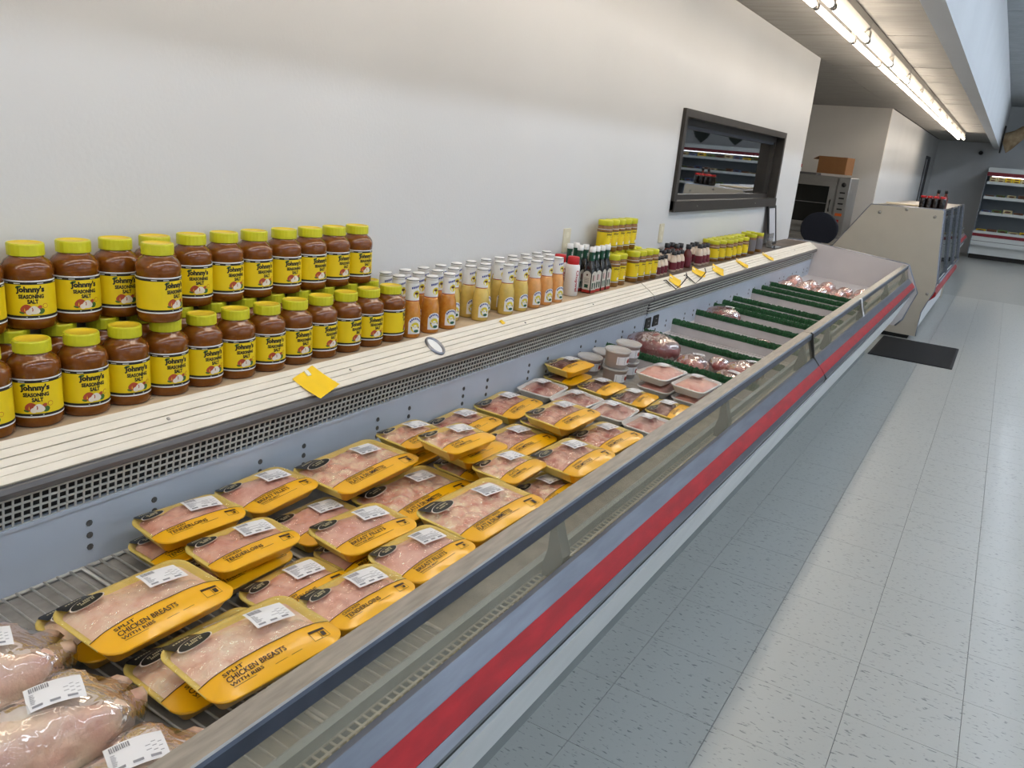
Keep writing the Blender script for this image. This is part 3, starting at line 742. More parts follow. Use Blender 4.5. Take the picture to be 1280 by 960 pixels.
# leaning frame, acrylic holder
t = thing('leaning_frame', 'black picture frame with a white sheet leaning on the wall', 'frame', (WX + .075, 5.50, SH + .002), (0, R(-10), 0))
obj('frame_border', ring(MB(), -.008, .008, -.13, .13, 0, .33, .022), M('frame_black', (22, 22, 24), .4), t)
obj('sheet', MB().box(-.004, .003, -.11, .11, .02, .31), M('sheet_grey', (196, 198, 204), .5), t)
o = obj('acrylic_holder', MB().prism([(0, 0), (.09, 0), (.09, .006), (.006, .006), (.006, .11), (0, .11)], 0, .22), M_film('acrylic', .12, (.8, .82, .84)), None, (-.96, 5.15, SH))
tag(o, 'clear acrylic sign holder on the shelf before the leaning frame', 'sign holder')

# ------------------------------------------------------------------ tags, hooks and the oval fitting on the sloping ledge
m_tag = M('tag_yellow', (250, 206, 16), .5, var=.03, scale=30)
def ledge_frame(tt, y, h):
    p = slope_pt(tt, y, h); return p
SLANG = math.atan2(S0.z - S1.z, S1.x - S0.x)
def price_tag(y, tt, w, l, rot, lab, lift=0., jag=False):
    t = thing('price_tag', lab, 'price tag', slope_pt(tt, y, .0085), (0, SLANG, R(0)), 'yellow price tags on the ledge')
    mb = MB()
    def fn(a, b):
        x = (a - .5) * w; yy = (b - .5) * l
        if jag:
            if a in (0., 1.): x += .003 * math.sin(b * 38)
            if b in (0., 1.): yy += .003 * math.sin(a * 38)
        c, s_ = math.cos(R(rot)), math.sin(R(rot))
        return (x * c - yy * s_, x * s_ + yy * c, .001 + lift * max(0, a - .1) ** 2 + .0015 * math.sin(b * 7))
    mb.grid(fn, 12, 12)
    obj('card', mb, m_tag, t)
    g = MB().box(-w * .5, -w * .3, -.006, .006, -.001, .004)
    obj('clip', g, m_film_clip, t)
m_film_clip = M('tag_clip_white', (238, 236, 226), .4)
price_tag(-.178, .66, .092, .098, 16, 'large wavy yellow price tag at the edge of the ledge under the seasoning jars', .010, True)
price_tag(2.60, .45, .075, .11, 24, 'yellow price tag lying beside the first wire hook', .006)
price_tag(3.02, .30, .085, .10, 20, 'yellow price tag propped up behind the second wire hook', .022)
price_tag(3.36, .50, .080, .13, 22, 'wide yellow price tag on the ledge beyond the wire hooks', .012)
price_tag(3.90, .50, .095, .075, 18, 'narrow yellow price tag on the ledge in front of the far jars', .014)
price_tag(4.60, .50, .095, .075, 18, 'narrow yellow price tag on the ledge nearest the leaning frame', .014)
o = obj('tag_scrap', MB().box(-.010, .010, -.014, .014, 0, .0012), m_tag, None, slope_pt(.22, .82, .0068), (0, SLANG, R(12))); tag(o, 'small yellow scrap of tag stuck to the ledge under the sauce bottles', 'tag')
t = thing('oval_fitting', 'oval chrome rimmed fitting set into the sloping ledge', 'fitting', slope_pt(.5, .372, .0075), (0, SLANG, 0))
rx, ry = .040, .034
obj('rim', MB().loft([[((rx * k) * math.cos(a), (ry * k2) * math.sin(a), z) for a in [2 * math.pi * i / 28 for i in range(28)]] for k, k2, z in ((1, 1, 0), (.97, .95, .006), (.84, .72, .006), (.80, .66, .001))], 0, True, False, False, True), m_chrome, t)
obj('face', MB().loft([[((rx * .8) * math.cos(a), (ry * .66) * math.sin(a), .0015) for a in [2 * math.pi * i / 28 for i in range(28)]], [((rx * .4) * math.cos(a), (ry * .3) * math.sin(a), .003) for a in [2 * math.pi * i / 28 for i in range(28)]]], 0, True, False, True, True), m_panel, t)
m_wire = M('wire_black', (40, 38, 36), .4, .5)
def hook(y, lab):
    t = thing('wire_hook', lab, 'hook', slope_pt(.55, y, .008), (0, SLANG, 0), 'black wire hooks on the ledge')
    obj('wire', MB().tube([(-.030, -.03, .003), (-.03, .0, .003), (.045, .0, .004), (.040, .055, .03), (.030, .10, .065), (.004, .125, .072)], .0028, 6), m_wire, t)
    obj('clip', MB().tube([(-.02, -.03, .003), (.02, -.028, .004), (.018, -.012, .004), (-.02, -.010, .003)], .002, 5), m_steel, t)
hook(2.50, 'black bent wire hook on the ledge beside a flat yellow tag'); hook(2.82, 'black bent wire hook on the ledge holding the propped yellow tag')

# ------------------------------------------------------------------ packs of chicken
m_foam = M('foam_yellow', (246, 220, 116), .5, var=.03, scale=40); m_band = M('film_yellow', (246, 182, 10), .32, coat=.4, var=.03, scale=14)
m_foamw = M('foam_white', (232, 232, 230), .5)
m_ink = M('ink_brown', (52, 30, 14), .5); m_patch = M('patch_black', (26, 26, 26), .4, coat=.3); m_stick = M('sticker_white', (240, 240, 242), .45); m_stickg = M('sticker_grey', (150, 150, 156), .5)
m_meat = {
 'breast': M('meat_breast', (255, 236, 212), .3, rgb2=(240, 188, 164), scale=24, detail=6, rnd=1, coat=.4, bump=.3, bscale=60),
 'tender': M('meat_tender', (250, 206, 184), .3, rgb2=(226, 158, 138), scale=30, detail=6, rnd=1, coat=.4, bump=.15, bscale=50),
 'fillet': M('meat_fillet', (252, 212, 194), .3, rgb2=(232, 168, 150), scale=24, detail=6, rnd=1, coat=.4, bump=.15, bscale=40),
 'wing': M('meat_wing', (255, 232, 200), .3, rgb2=(226, 150, 130), scale=40, detail=6, rnd=1, coat=.4, bump=.35, bscale=70),
 'thigh': M('meat_thigh', (246, 206, 180), .3, rgb2=(190, 100, 88), scale=32, detail=6, rnd=1, coat=.4, bump=.3, bscale=60),
 'gizz': M('meat_gizzard', (120, 66, 60), .35, rgb2=(168, 124, 112), scale=34, detail=4, rnd=1, coat=.4, bump=.3, bscale=80),
 'pork': M('meat_pork', (234, 182, 164), .35, rgb2=(218, 146, 130), scale=14, detail=4, rnd=1, coat=.4, bump=.2, bscale=50),
 'white': M('meat_dark_cut', (226, 188, 172), .35, rgb2=(164, 78, 70), scale=19, detail=5, rnd=1, coat=.4, bump=.3, bscale=60)}
KIND = {  # length, width, dome, meat, lump size, lump depth, band share, lines of print
 'breast': (.262, .182, .022, 'breast', .085, .012, .29, [('SPLIT', .0075, -.30), ('CHICKEN BREASTS', .0105, -.10), ('WITH RIBS', .0065, -.24)]),
 'tender': (.212, .140, .013, 'tender', .045, .006, .31, [('CHICKEN', .0075, -.22), ('TENDERLOINS', .0115, -.10)]),
 'fillet': (.222, .158, .014, 'fillet', .085, .006, .31, [('BONELESS SKINLESS CHICKEN', .0050, -.08), ('BREAST FILLETS', .0115, -.10), ('WITH RIB MEAT', .0050, -.20)]),
 'wingl': (.318, .198, .017, 'wing', .048, .013, .26, [('CHICKEN PARTY WINGS', .0065, -.12), ('FLATS & DRUMMETTES', .0105, -.06)]),
 'wings': (.200, .150, .014, 'wing', .048, .011, .32, [('CHICKEN', .0060, -.1), ('FLATS &', .0090, -.1), ('DRUMMETTES', .0090, -.06)]),
 'thigh': (.255, .180, .018, 'thigh', .070, .012, .28, [('CHICKEN', .0070, -.05), ('DRUMSTICKS', .0110, -.02)]),
 'gizzard': (.200, .145, .015, 'gizz', .036, .009, .36, [('CHICKEN', .0070, .0), ('GIZZARDS', .0110, .0)]),
 'white': (.196, .150, .014, 'white', .060, .012, 0, []),
 'pork': (.235, .150, .020, 'pork', .075, .010, 0, [])}
TH = .034
def rr_half(L, W_, r, v):
    a = abs(v) - (W_ / 2 - r)
    return L / 2 if a <= 0 else L / 2 - (r - math.sqrt(max(0, r * r - a * a)))
def rrect(L, W_, r, z, n=5):
    pts = []
    for cx, cy, a0 in ((1, 1, 0), (-1, 1, 90), (-1, -1, 180), (1, -1, 270)):
        for k in range(n + 1):
            a = R(a0 + 90 * k / n); pts.append((cx * (L / 2 - r) + r * math.cos(a), cy * (W_ / 2 - r) + r * math.sin(a), z))
    return pts
def pack_meshes(kind, seed):
    L, W_, dome, meat, lump, depth, band, lines = KIND[kind]
    r = .032 if L > .21 else .026
    vb = -W_ / 2 + band * W_ if band else -9
    def film(u, v):
        a = min(1, abs(2 * u / L)); b = 2 * v / W_; b = min(1, abs(b - .22) / (1.22 if b < .22 else .78))
        return TH + .001 + dome * (1 - a ** 3.2) * (1 - b ** 2.4) + .0012 * noise.noise(Vector((u * 30, v * 30, seed * 3.3)))
    tr = MB()
    sp = [(.026, 0), (.022, .002), (.006, TH - .006), (0, TH - .003), (0, TH), (.005, TH + .001), (.010, TH - .002), (.030, .006)]
    rings = [rrect(L - 2 * d, W_ - 2 * d, max(.006, r - d), z) for d, z in sp]
    tr.loft(rings, 0, True, True, True, True)
    for i, fc in enumerate(tr.f):
        cv = sum(tr.v[k][1] for k in fc) / len(fc)
        if cv < vb + .004 and len(fc) == 4: tr.mi[i] = 1
    # meat under the film
    mt = MB(); nu, nv = 44, 30
    def mf(a, b):
        v = (b - .5) * (W_ - .022); u = (a - .5) * 2 * (rr_half(L - .024, W_ - .022, r - .004, v))
        e = max(abs(2 * u / (L - .024)), abs(2 * v / (W_ - .022)))
        d_, _p = noise.voronoi(Vector((u / lump + seed * 7.7, v / lump * 1.25, seed * 2.1)))
        lumpy = min(1, d_[0] * 1.3) ** 1.9 * depth * 1.25 + .0022 * (1 + noise.noise(Vector((u * 70, v * 70, seed)))) + .0015 * abs(noise.noise(Vector((u * 160, v * 60, seed))))
        z = film(u, v) - .0018 - lumpy
        if e > .80: z -= ((e - .80) / .20) ** 2 * .016
        return (u, v, max(z, TH - .007))
    mt.grid(mf, nu, nv)
    fl = MB()
    def ff(a, b):
        v = (b - .5) * W_; u = (a - .5) * 2 * rr_half(L, W_, r, v); return (u, v, film(u, v))
    nb = 20
    fl.grid(ff, 28, nb, lambda a, b: (1 if (b - .5) * W_ < vb else 0))
    g = lambda d: (lambda u, v: (u, v, film(u, v) + d))
    pr = MB()
    if band:
        nrow = 28
        for i in range(nrow):      # dark line along the band edge
            u0 = -rr_half(L, W_, r, vb) + i / nrow * 2 * rr_half(L, W_, r, vb); u1 = u0 + 2 * rr_half(L, W_, r, vb) / nrow
            e = round((vb + W_ / 2) / W_ * nb) / nb * W_ - W_ / 2
            pr.poly([g(.0010)(u0, e - .0009), g(.0010)(u1, e - .0009), g(.0010)(u1, e + .0007), g(.0010)(u0, e + .0007)], 0)
        z = vb - .005
        for s_, h, off in lines:
            h *= L / .24 * .88
            w = None
            wid = {'SPLIT': .16, 'WITH RIBS': .26, 'CHICKEN': .22, 'BONELESS SKINLESS CHICKEN': .50, 'WITH RIB MEAT': .30, 'CHICKEN PARTY WINGS': .36, 'FLATS & DRUMMETTES': .48, 'CHICKEN BREASTS': .48, 'TENDERLOINS': .46, 'BREAST FILLETS': .50, 'FLATS &': .26, 'DRUMMETTES': .40, 'DRUMSTICKS': .40, 'GIZZARDS': .38}[s_] * L * .9
            pr.text(s_, g(.0016), -.36 * L + wid / 2, z - h / 2, h=h, w=wid, m=0, bold=.016)
            z -= h + .0025
        pr.poly([g(.0014)(-.35 * L, z), g(.0014)(.16 * L, z), g(.0014)(.16 * L, z + .0008), g(.0014)(-.35 * L, z + .0008)], 0)
        # handling panel: outlined box with a dark heading
        if L > .2:
            u0, u1, v0, v1 = .27 * L, .40 * L, vb - .032 * L / .24, vb - .012 * L / .24
            for (a, b, c, d) in ((u0, u1, v0, v0 + .0008), (u0, u0 + .0008, v0, v1), (u1 - .0008, u1, v0, v1), (u0, u1, v1 - .005, v1), ((u0 + u1) / 2, (u0 + u1) / 2 + .0008, v0, v1), (u0 + (u1 - u0) * .6, u1 - .005, v0 + .004, v1 - .008)):
                pr.poly([g(.0014)(a, c), g(.0014)(b, c), g(.0014)(b, d), g(.0014)(a, d)], 0)
    bp = MB()
    if band:
        k = L / .24 * .76
        c0, c1 = -.36 * L, W_ * .5 - .004
        def fpatch(a, b):     # tab from the back edge
            v = c1 - b * .034 * k; u = c0 - .030 * k + a * .062 * k + b * .010 * k
            return g(.0012)(max(u, -rr_half(L, W_, r, v) + .001), v)
        bp.grid(fpatch, 8, 5, 0)
        cu, cv = c0 + .018 * k, c1 - .042 * k
        def ell(s_, d): return lambda a, b: g(d)(cu + .034 * k * s_ * b * math.cos(2 * math.pi * a), cv + .0165 * k * s_ * b * math.sin(2 * math.pi * a))
        bp.grid(ell(1.09, .0016), 20, 2, 1); bp.grid(ell(1.0, .0021), 20, 2, 0)
        for q, (dx, dy, w) in enumerate(((0, .005, .036), (0, -.003, .030))):
            n = 9
            for i in range(n):
                if (i * 5 + q) % 7 == 3: continue
                x = cu + dx * k - w * k / 2 + w * k * i / n
                bp.poly([g(.0027)(x, cv + dy * k - .002), g(.0027)(x + w * k / n * .6, cv + dy * k - .002), g(.0027)(x + w * k / n * .6, cv + dy * k + .0025), g(.0027)(x, cv + dy * k + .0025)], 2)
        for i in range(6):
            x = c0 - .012 * k + i * .006 * k
            bp.poly([g(.0020)(x, c1 - .015 * k), g(.0020)(x + .004 * k, c1 - .015 * k), g(.0020)(x + .004 * k, c1 - .011 * k), g(.0020)(x, c1 - .011 * k)], 2)
    st = MB()
    k = min(1.0, L / .205)
    su, sv = .19 * L, (.15 * W_ if band else .16 * W_)
    if not band: su = .2 * L
    lw, lh = .074 * k, .054 * k
    ca, sa = math.cos(-.12), math.sin(-.12)
    def sg(d):
        def f(a, b):
            x, y = (a - .5) * lw, (b - .5) * lh
            return g(d)(su + x * ca - y * sa, sv + x * sa + y * ca)
        return f
    st.grid(sg(.0016), 8, 6, 0)
    def srect(a0, a1, b0, b1): st.poly([sg(.0022)(a0, b0), sg(.0022)(a1, b0), sg(.0022)(a1, b1), sg(.0022)(a0, b1)], 1)
    for i in range(11): srect(.08 + i * .030, .08 + i * .030 + (.016 if i % 3 else .022), .70, .92)
    for i in range(8): srect(.07, .93 - .11 * (i % 3), .24 + i * .052, .262 + i * .052)
    for i in range(3): srect(.08 + i * .3, .26 + i * .3, .09, .17)
    return dict(tray=tr.mesh('tray'), meat=mt.mesh('meat'), film=fl.mesh('film'), lettering=pr.mesh('lettering') if pr.v else None, brand_patch=bp.mesh('brand_patch') if bp.v else None, price_sticker=st.mesh('price_sticker'))
PM = {(k, s_): pack_meshes(k, s_ + 1 + hash_i) for hash_i, k in enumerate(KIND) for s_ in range(2)}
WHAT = {'breast': 'split chicken breasts', 'tender': 'chicken tenderloins', 'fillet': 'boneless breast fillets', 'wingl': 'long yellow tray of party wings', 'wings': 'small tray of flats and drummettes', 'thigh': 'chicken drumsticks', 'gizzard': 'chicken gizzards', 'white': 'dark meat cuts', 'pork': 'pale pink pork'}
NP = [0]
def pack(kind, X, Y, layer, lab, rot=0., tilt=(0., 0.), dz=0.):
    NP[0] += 1
    ms = PM[(kind, NP[0] % 2)]
    z = deck_z(X) + .0015 + .0545 * (layer - 1) + dz + (.005 if kind == 'breast' and layer > 1 else 0) + (.013 if Y < -.5 else 0)
    t = thing('meat_pack' if kind in ('white', 'pork') else 'chicken_pack', lab, 'meat tray', (X, Y, z), (SLOPE + R(tilt[0]), R(tilt[1]), R(90 + rot)), 'white foam meat trays' if kind in ('white', 'pork') else 'yellow chicken trays in the case')
    obj('tray', ms['tray'], [m_foamw, m_foamw] if kind in ('white', 'pork') else [m_foam, m_band], t)
    obj('meat', ms['meat'], m_meat[KIND[kind][3]], t)
    fo = obj('film', ms['film'], [m_clear, m_band], t)
    if ms['lettering']: obj('lettering', ms['lettering'], m_ink, fo)
    if ms['brand_patch']: obj('brand_patch', ms['brand_patch'], [m_patch, m_cream, M('patch_print', (206, 196, 160), .5)], fo)
    obj('price_sticker', ms['price_sticker'], [m_stick, m_stickg], fo)
    return t
yb, yt = 'yellow tray of ', ''
PK = [
 ('breast', -.461, -.914, 2, 'yellow tray of split chicken breasts lying behind the other two, beside bare wire rack', 0, (0, 0)),
 ('breast', -.322, -.880, 1, 'yellow tray of split chicken breasts underneath, half covered by the one at the rail', -2, (0, 0)),
 ('breast', -.236, -.868, 2, 'yellow tray of split chicken breasts tilted against the front rail', -5, (0, 0)),
 ('tender', -.212, -.632, 2, 'yellow tray of chicken tenderloins at the front rail', -3, (0, 0)),
 ('tender', -.378, -.633, 1, 'yellow tray of chicken tenderloins sunk between the others, its print half hidden', 0, (0, 0)),
 ('tender', -.508, -.655, 2, 'yellow tray of chicken tenderloins in the middle, in front of the stacked pair', -4, (0, 0)),
 ('tender', -.668, -.664, 2, 'yellow tray of chicken tenderloins topmost of the pair against the back liner', -5, (0, 0)),
 ('tender', -.678, -.670, 1, 'yellow tray of chicken tenderloins lower of the pair against the back liner', 0, (0, 0)),
 ('fillet', -.680, -.436, 2, 'yellow tray of breast fillets against the back liner', 4, (0, 0)),
 ('fillet', -.556, -.385, 1, 'yellow tray of breast fillets sunk in the middle behind the stacked fillets', 0, (0, 0)),
 ('fillet', -.394, -.412, 2, 'yellow tray of breast fillets topmost of the pair in the middle', -5, (0, 0)),
 ('fillet', -.390, -.402, 1, 'yellow tray of breast fillets lower of the pair in the middle', 0, (0, 0)),
 ('fillet', -.232, -.400, 2, 'yellow tray of breast fillets at the front rail', -1, (0, 0)),
 ('fillet', -.226, -.392, 1, 'yellow tray of breast fillets lowest at the front rail', 1, (0, 0)),
 ('wingl', -.628, -.170, 2, 'long yellow tray of party wings against the back liner', 2, (0, 0)),
 ('wingl', -.492, -.098, 1, 'long yellow tray of party wings sunk in the middle', 0, (0, 0)),
 ('wingl', -.258, -.124, 2, 'long yellow tray of party wings at the front rail', -2, (0, 0)),
 ('wingl', -.252, -.116, 1, 'long yellow tray of party wings lowest at the front rail', 0, (0, 0)),
 ('wings', -.240, .200, 1, 'small yellow tray of flats and drummettes wedged low at the front rail', 0, (0, 0)),
 ('wings', -.342, .142, 2, 'small yellow tray of flats and drummettes in front of the stack of three', 0, (0, 0)),
 ('wings', -.486, .080, 3, 'small yellow tray of flats and drummettes topmost of the stack of three', -5, (0, 0)),
 ('wings', -.492, .165, 2, 'small yellow tray of flats and drummettes, middle of the stack of three', -3, (0, 0)),
 ('wings', -.492, .170, 1, 'small yellow tray of flats and drummettes, lowest of the stack of three', 0, (0, 0)),
 ('wings', -.664, .112, 2, 'small yellow tray of flats and drummettes against the back liner', 0, (0, 0)),
 ('wings', -.668, .110, 1, 'small yellow tray of flats and drummettes under another at the back liner', 0, (0, 0)),
 ('thigh', -.690, .420, 1, 'yellow tray of pale drumsticks against the back liner', 3, (0, 0)),
 ('thigh', -.690, .705, 1, 'yellow tray of dark thigh meat with crinkled film at the back liner', 5, (0, 0)),
 ('thigh', -.494, .440, 1, 'yellow tray of pale drumsticks flat in the middle of the case', -2, (0, 0)),
 ('thigh', -.440, .648, 2, 'yellow tray of thigh meat lying raised on top of its neighbours', -2, (0, 0)),
 ('thigh', -.494, .712, 1, 'yellow tray of thigh meat under the raised one', 0, (0, 0)),
 ('thigh', -.246, .350, 2, 'yellow tray of pale drumsticks at the front rail', -2, (0, 0)),
 ('thigh', -.246, .440, 1, 'yellow tray of drumsticks lowest at the front rail', 0, (0, 0)),
 ('thigh', -.300, .715, 1, 'yellow tray of thigh meat with crinkled film by the front rail', -4, (0, 0)),
 ('white', -.706, .985, 1, 'white tray of round dark meat cuts at the back liner', 4, (0, 0)),
 ('white', -.552, .980, 1, 'white tray of meat, second from the back liner', -4, (0, 0)),
 ('white', -.398, .985, 1, 'white tray of meat, second from the front rail', 3, (0, 0)),
 ('white', -.245, .968, 1, 'white tray of meat at the front rail', -3, (0, 0)),
 ('gizzard', -.706, 1.200, 2, 'small yellow tray of gizzards topmost of the pair at the back liner', -4, (0, 0)),
 ('gizzard', -.710, 1.205, 1, 'small yellow tray of gizzards lower of the pair at the back liner', 0, (0, 0)),
 ('gizzard', -.556, 1.215, 1, 'small yellow tray of gizzards beside the white tubs', -2, (0, 0)),
 ('gizzard', -.404, 1.205, 1, 'small yellow tray of gizzards in front of the pink pork', 2, (0, 0)),
 ('gizzard', -.252, 1.190, 1, 'small yellow tray of gizzards at the front rail', 2, (0, 0)),
 ('pork', -.402, 1.470, 2, 'white tray of pale pork behind the other pork tray', -6, (0, 0)),
 ('pork', -.240, 1.450, 2, 'white tray of pale pork near the front rail', -3, (0, 0)),
 ('pork', -.398, 1.475, 1, 'white tray of pale pork under another, beside the tubs', 0, (0, 0)),
 ('pork', -.236, 1.455, 1, 'white tray of pale pork lowest by the front rail', 0, (0, 0)),
 ('breast', -.540, -.905, 1, 'yellow tray of split chicken breasts under the rear one', 0, (0, 0)),
 ('tender', -.205, -.632, 1, 'yellow tray of chicken tenderloins lowest at the front rail', 0, (0, 0)),
 ('tender', -.528, -.655, 1, 'yellow tray of chicken tenderloins lower of the middle pair', 0, (0, 0)),
]
for k_, X_, Y_, l_, lab_, r_, ti_ in PK: pack(k_, X_, Y_, l_, lab_, r_, ti_)

# ------------------------------------------------------------------ bagged chickens, roasts, cutlets, tubs
def star(ells, c0, nu=36, nv=22, grow=0., nz=0., seed=0., nsc=30, soft=0):
    """surface seen from c0 over a union of ellipsoids (centre, radii), floor at z = 0"""
    c0 = Vector(c0); rows = []
    for j in range(nv + 1):
        th = math.pi * j / nv; row = []
        for i in range(nu):
            ph = 2 * math.pi * i / nu
            d = Vector((math.sin(th) * math.cos(ph), math.sin(th) * math.sin(ph), math.cos(th)))
            best = .005
            for ce, ra in ells:
                o = c0 - Vector(ce)
                A = sum((d[k] / ra[k]) ** 2 for k in range(3)); B = 2 * sum(o[k] * d[k] / ra[k] ** 2 for k in range(3)); Cc = sum((o[k] / ra[k]) ** 2 for k in range(3)) - 1
                D = B * B - 4 * A * Cc
                if D > 0: best = max(best, (-B + math.sqrt(D)) / (2 * A))
            row.append(best)
        rows.append(row)
    for _ in range(soft):
        rows = [[(rows[j][i] * 2 + rows[j][i - 1] + rows[j][(i + 1) % nu] + rows[max(j - 1, 0)][i] + rows[min(j + 1, nv)][i]) / 6 for i in range(nu)] for j in range(nv + 1)]
    mb = MB(); rings = []
    for j in range(nv + 1):
        th = math.pi * j / nv; rg = []
        for i in range(nu):
            ph = 2 * math.pi * i / nu
            d = Vector((math.sin(th) * math.cos(ph), math.sin(th) * math.sin(ph), math.cos(th)))
            p = c0 + d * (rows[j][i] + grow)
            if nz: p += d * nz * noise.noise(p * nsc + Vector((seed, 0, 0)))
            rg.append((p.x, p.y, max(p.z, 0)))
        rings.append(rg)
    mb.loft(rings, 0, True, False, False, True)
    return mb
m_skin = M('chicken_skin', (244, 222, 192), .34, rgb2=(220, 170, 154), scale=13, detail=5, rnd=1, coat=.5, bump=.35, bscale=60)
hen = [((0, 0, .058), (.070, .105, .056)), ((.0, -.04, .066), (.060, .070, .052)), ((.050, .055, .060), (.034, .056, .046)), ((-.050, .055, .060), (.034, .056, .046)), ((.026, .112, .060), (.018, .046, .018)), ((-.026, .112, .060), (.018, .046, .018)), ((.066, -.04, .040), (.026, .055, .022)), ((-.066, -.04, .040), (.026, .055, .022))]
hen_me = star(hen, (0, .0, .055), 48, 30, 0, .004, 3, 40).mesh('chicken_body')
bag_me = star(hen + [((0, .03, .04), (.082, .135, .040))], (0, 0, .055), 48, 30, .006, .006, 8, 22, soft=5).mesh('plastic_bag')
def sticker_on(w, h, zf):
    mb = MB(); mb.grid(lambda a, b: ((a - .5) * w, (b - .5) * h, zf((a - .5) * w, (b - .5) * h)), 8, 6, 0)
    def q(a0, a1, b0, b1):
        P_ = lambda a, b: ((a - .5) * w, (b - .5) * h, zf((a - .5) * w, (b - .5) * h) + .0008)
        mb.poly([P_(a0, b0), P_(a1, b0), P_(a1, b1), P_(a0, b1)], 1)
    for i in range(10): q(.08 + i * .035, .08 + i * .035 + (.018 if i % 3 else .026), .70, .92)
    for i in range(8): q(.07, .93 - .1 * (i % 3), .23 + i * .052, .252 + i * .052)
    for i in range(3): q(.08 + i * .3, .26 + i * .3, .08, .16)
    return mb
st_me = sticker_on(.075, .055, lambda x, y: .126 - 3.0 * x * x - 3.0 * y * y).mesh('price_sticker')
for x, y, rz, sx, lab in ((-.496, -1.190, 0, .0, 'bagged whole chicken at the back, touching the split breast tray'), (-.316, -1.185, 0, .0, 'bagged whole chicken between two others'), (-.136, -1.180, 0, .0, 'bagged whole chicken next to the front rail'), (-.665, -1.30, 6, 0, 'bagged whole chicken lying beside the back liner'), (-.46, -1.50, 4, 0, 'bagged whole chicken in the second row on the rack'), (-.25, -1.50, -4, 0, 'bagged whole chicken in the second row by the rail')):
    t = thing('whole_chicken', lab, 'chicken', (x, y, deck_z(x) + .016), (0, SLOPE, R(rz)), 'bagged whole chickens')
    t.scale = (.93, 1.0, 1.12)
    obj('chicken_body', hen_me, m_skin, t); obj('plastic_bag', bag_me, m_bag, t); obj('price_sticker', st_me, [m_stick, m_stickg], t, (.0, .02, 0), (0, 0, R(70)))
m_beef = M('beef_roast', (118, 58, 58), .32, rgb2=(150, 92, 88), scale=11, detail=5, rnd=1, coat=.6, bump=.3, bscale=45)
m_steak = M('red_meat', (140, 48, 46), .32, rgb2=(206, 150, 138), scale=16, detail=5, rnd=1, coat=.6, bump=.3, bscale=45, contrast=(.42, .62))
m_cut = M('pink_cutlet', (232, 150, 132), .32, rgb2=(240, 186, 170), scale=14, detail=4, rnd=1, coat=.6, bump=.2, bscale=40)
def joint(x, y, dims, mt, lab, seed, rz=0, sticker=True, nm='meat_joint'):
    a, b, h = dims
    t = thing(nm, lab, 'meat', (x, y, deck_z(x) + .001), (0, SLOPE, R(rz)), 'wrapped cuts between the dividers')
    E_ = [((0, 0, h / 2), (a, b, h / 2)), ((a * .35, b * .2, h * .45), (a * .6, b * .75, h * .48)), ((-a * .35, -b * .1, h * .45), (a * .55, b * .85, h * .47))]
    obj('meat', star(E_, (0, 0, h / 2), 32, 20, 0, h * .09, seed, 34, soft=1), mt, t)
    obj('wrap', star(E_, (0, 0, h / 2), 28, 16, .004, h * .06, seed + 4, 30, soft=3), m_bag, t)
    if sticker:
        s_ = min(1, a / .07)
        obj('price_sticker', sticker_on(.055 * s_, .034 * s_, lambda u, v: h * 1.06 + .006 - 2.2 * u * u - 4 * v * v), [m_stick, m_stickg], t, (a * .25, 0, 0), (0, 0, R(15)))
joint(-.632, 1.945, (.145, .105, .125), m_beef, 'large dark vacuum packed roast behind the green divider', 1, -8, False, 'beef_roast')
joint(-.402, 1.875, (.074, .075, .09), m_steak, 'round red joint of meat with a white sticker next to the dark roast', 2, 10)
joint(-.318, 2.015, (.050, .055, .075), m_steak, 'small red cut wedged between two larger red joints', 3, 20, False)
joint(-.200, 1.80, (.085, .060, .08), m_steak, 'marbled red joint close to the front rail by the first divider', 4, -30)
joint(-.188, 2.005, (.088, .085, .09), m_steak, 'marbled red joint with white fat cap near the front rail', 5, 25)
joint(-.655, 3.155, (.11, .095, .10), m_beef, 'lone dark red cut with a white sticker in an otherwise empty slot', 6, 10)
joint(-.250, 2.800, (.050, .060, .022), m_steak, 'thin flat steak lying near the front rail', 7, 0, False)
joint(-.330, 2.90, (.055, .030, .020), m_steak, 'narrow strip of red meat beside the divider', 8, 0, False)
k = 0
cut_labels = ['against the back liner', 'second from the back liner', 'in the middle', 'right of the middle', 'near the front rail']
for r_, yy in enumerate((4.95, 5.26)):
    for i in range(5):
        k += 1
        joint(-.70 + .135 * i, yy + .02 * (i % 2), (.061, .115, .085 + .016 * ((i + r_) % 2)), m_cut, 'pink wrapped cutlets beyond the last divider, %s row, %s' % (('first', 'second')[r_], ['at the back', 'next to the back', 'in the middle', 'next to the front', 'at the front'][i]), 10 + k, 3 * (i % 2), False, 'pork_cutlet')
m_tub = M_film('tub_plastic', .06, (.95, .95, .95), .2, haze=.36, hazecol=(.86, .84, .82))
m_fillt = M('tub_filling', (196, 140, 124), .5, rgb2=(222, 184, 170), scale=60, rnd=1)
tub_me = MB().lathe([(.001, 0), (.044, 0), (.046, .003), (.052, .066), (.0555, .067), (.0560, .072), (.0530, .074), (.0520, .070), (.049, .068)], 28, cap1=False).mesh('tub_body')
lid_me = MB().lathe([(.0565, .068), (.0572, .070), (.0572, .0755), (.0550, .077), (.0520, .0745), (.001, .0745)], 28).mesh('lid')
fil_me = MB().lathe([(.001, .004), (.0425, .004), (.048, .062), (.001, .064)], 24).mesh('filling')
tl = MB(); wrap(tl, bend(.0505, .001), -.04, .04, .020, .055, 14, 0); disc(tl, bend(.0505, .002), .018, .036, .010, .010, 1)
for q in range(5): rect(tl, bend(.0505, .002), -.034, -.002, .024 + q * .006, .0265 + q * .006, 2)
tl_me = tl.mesh('tub_label')
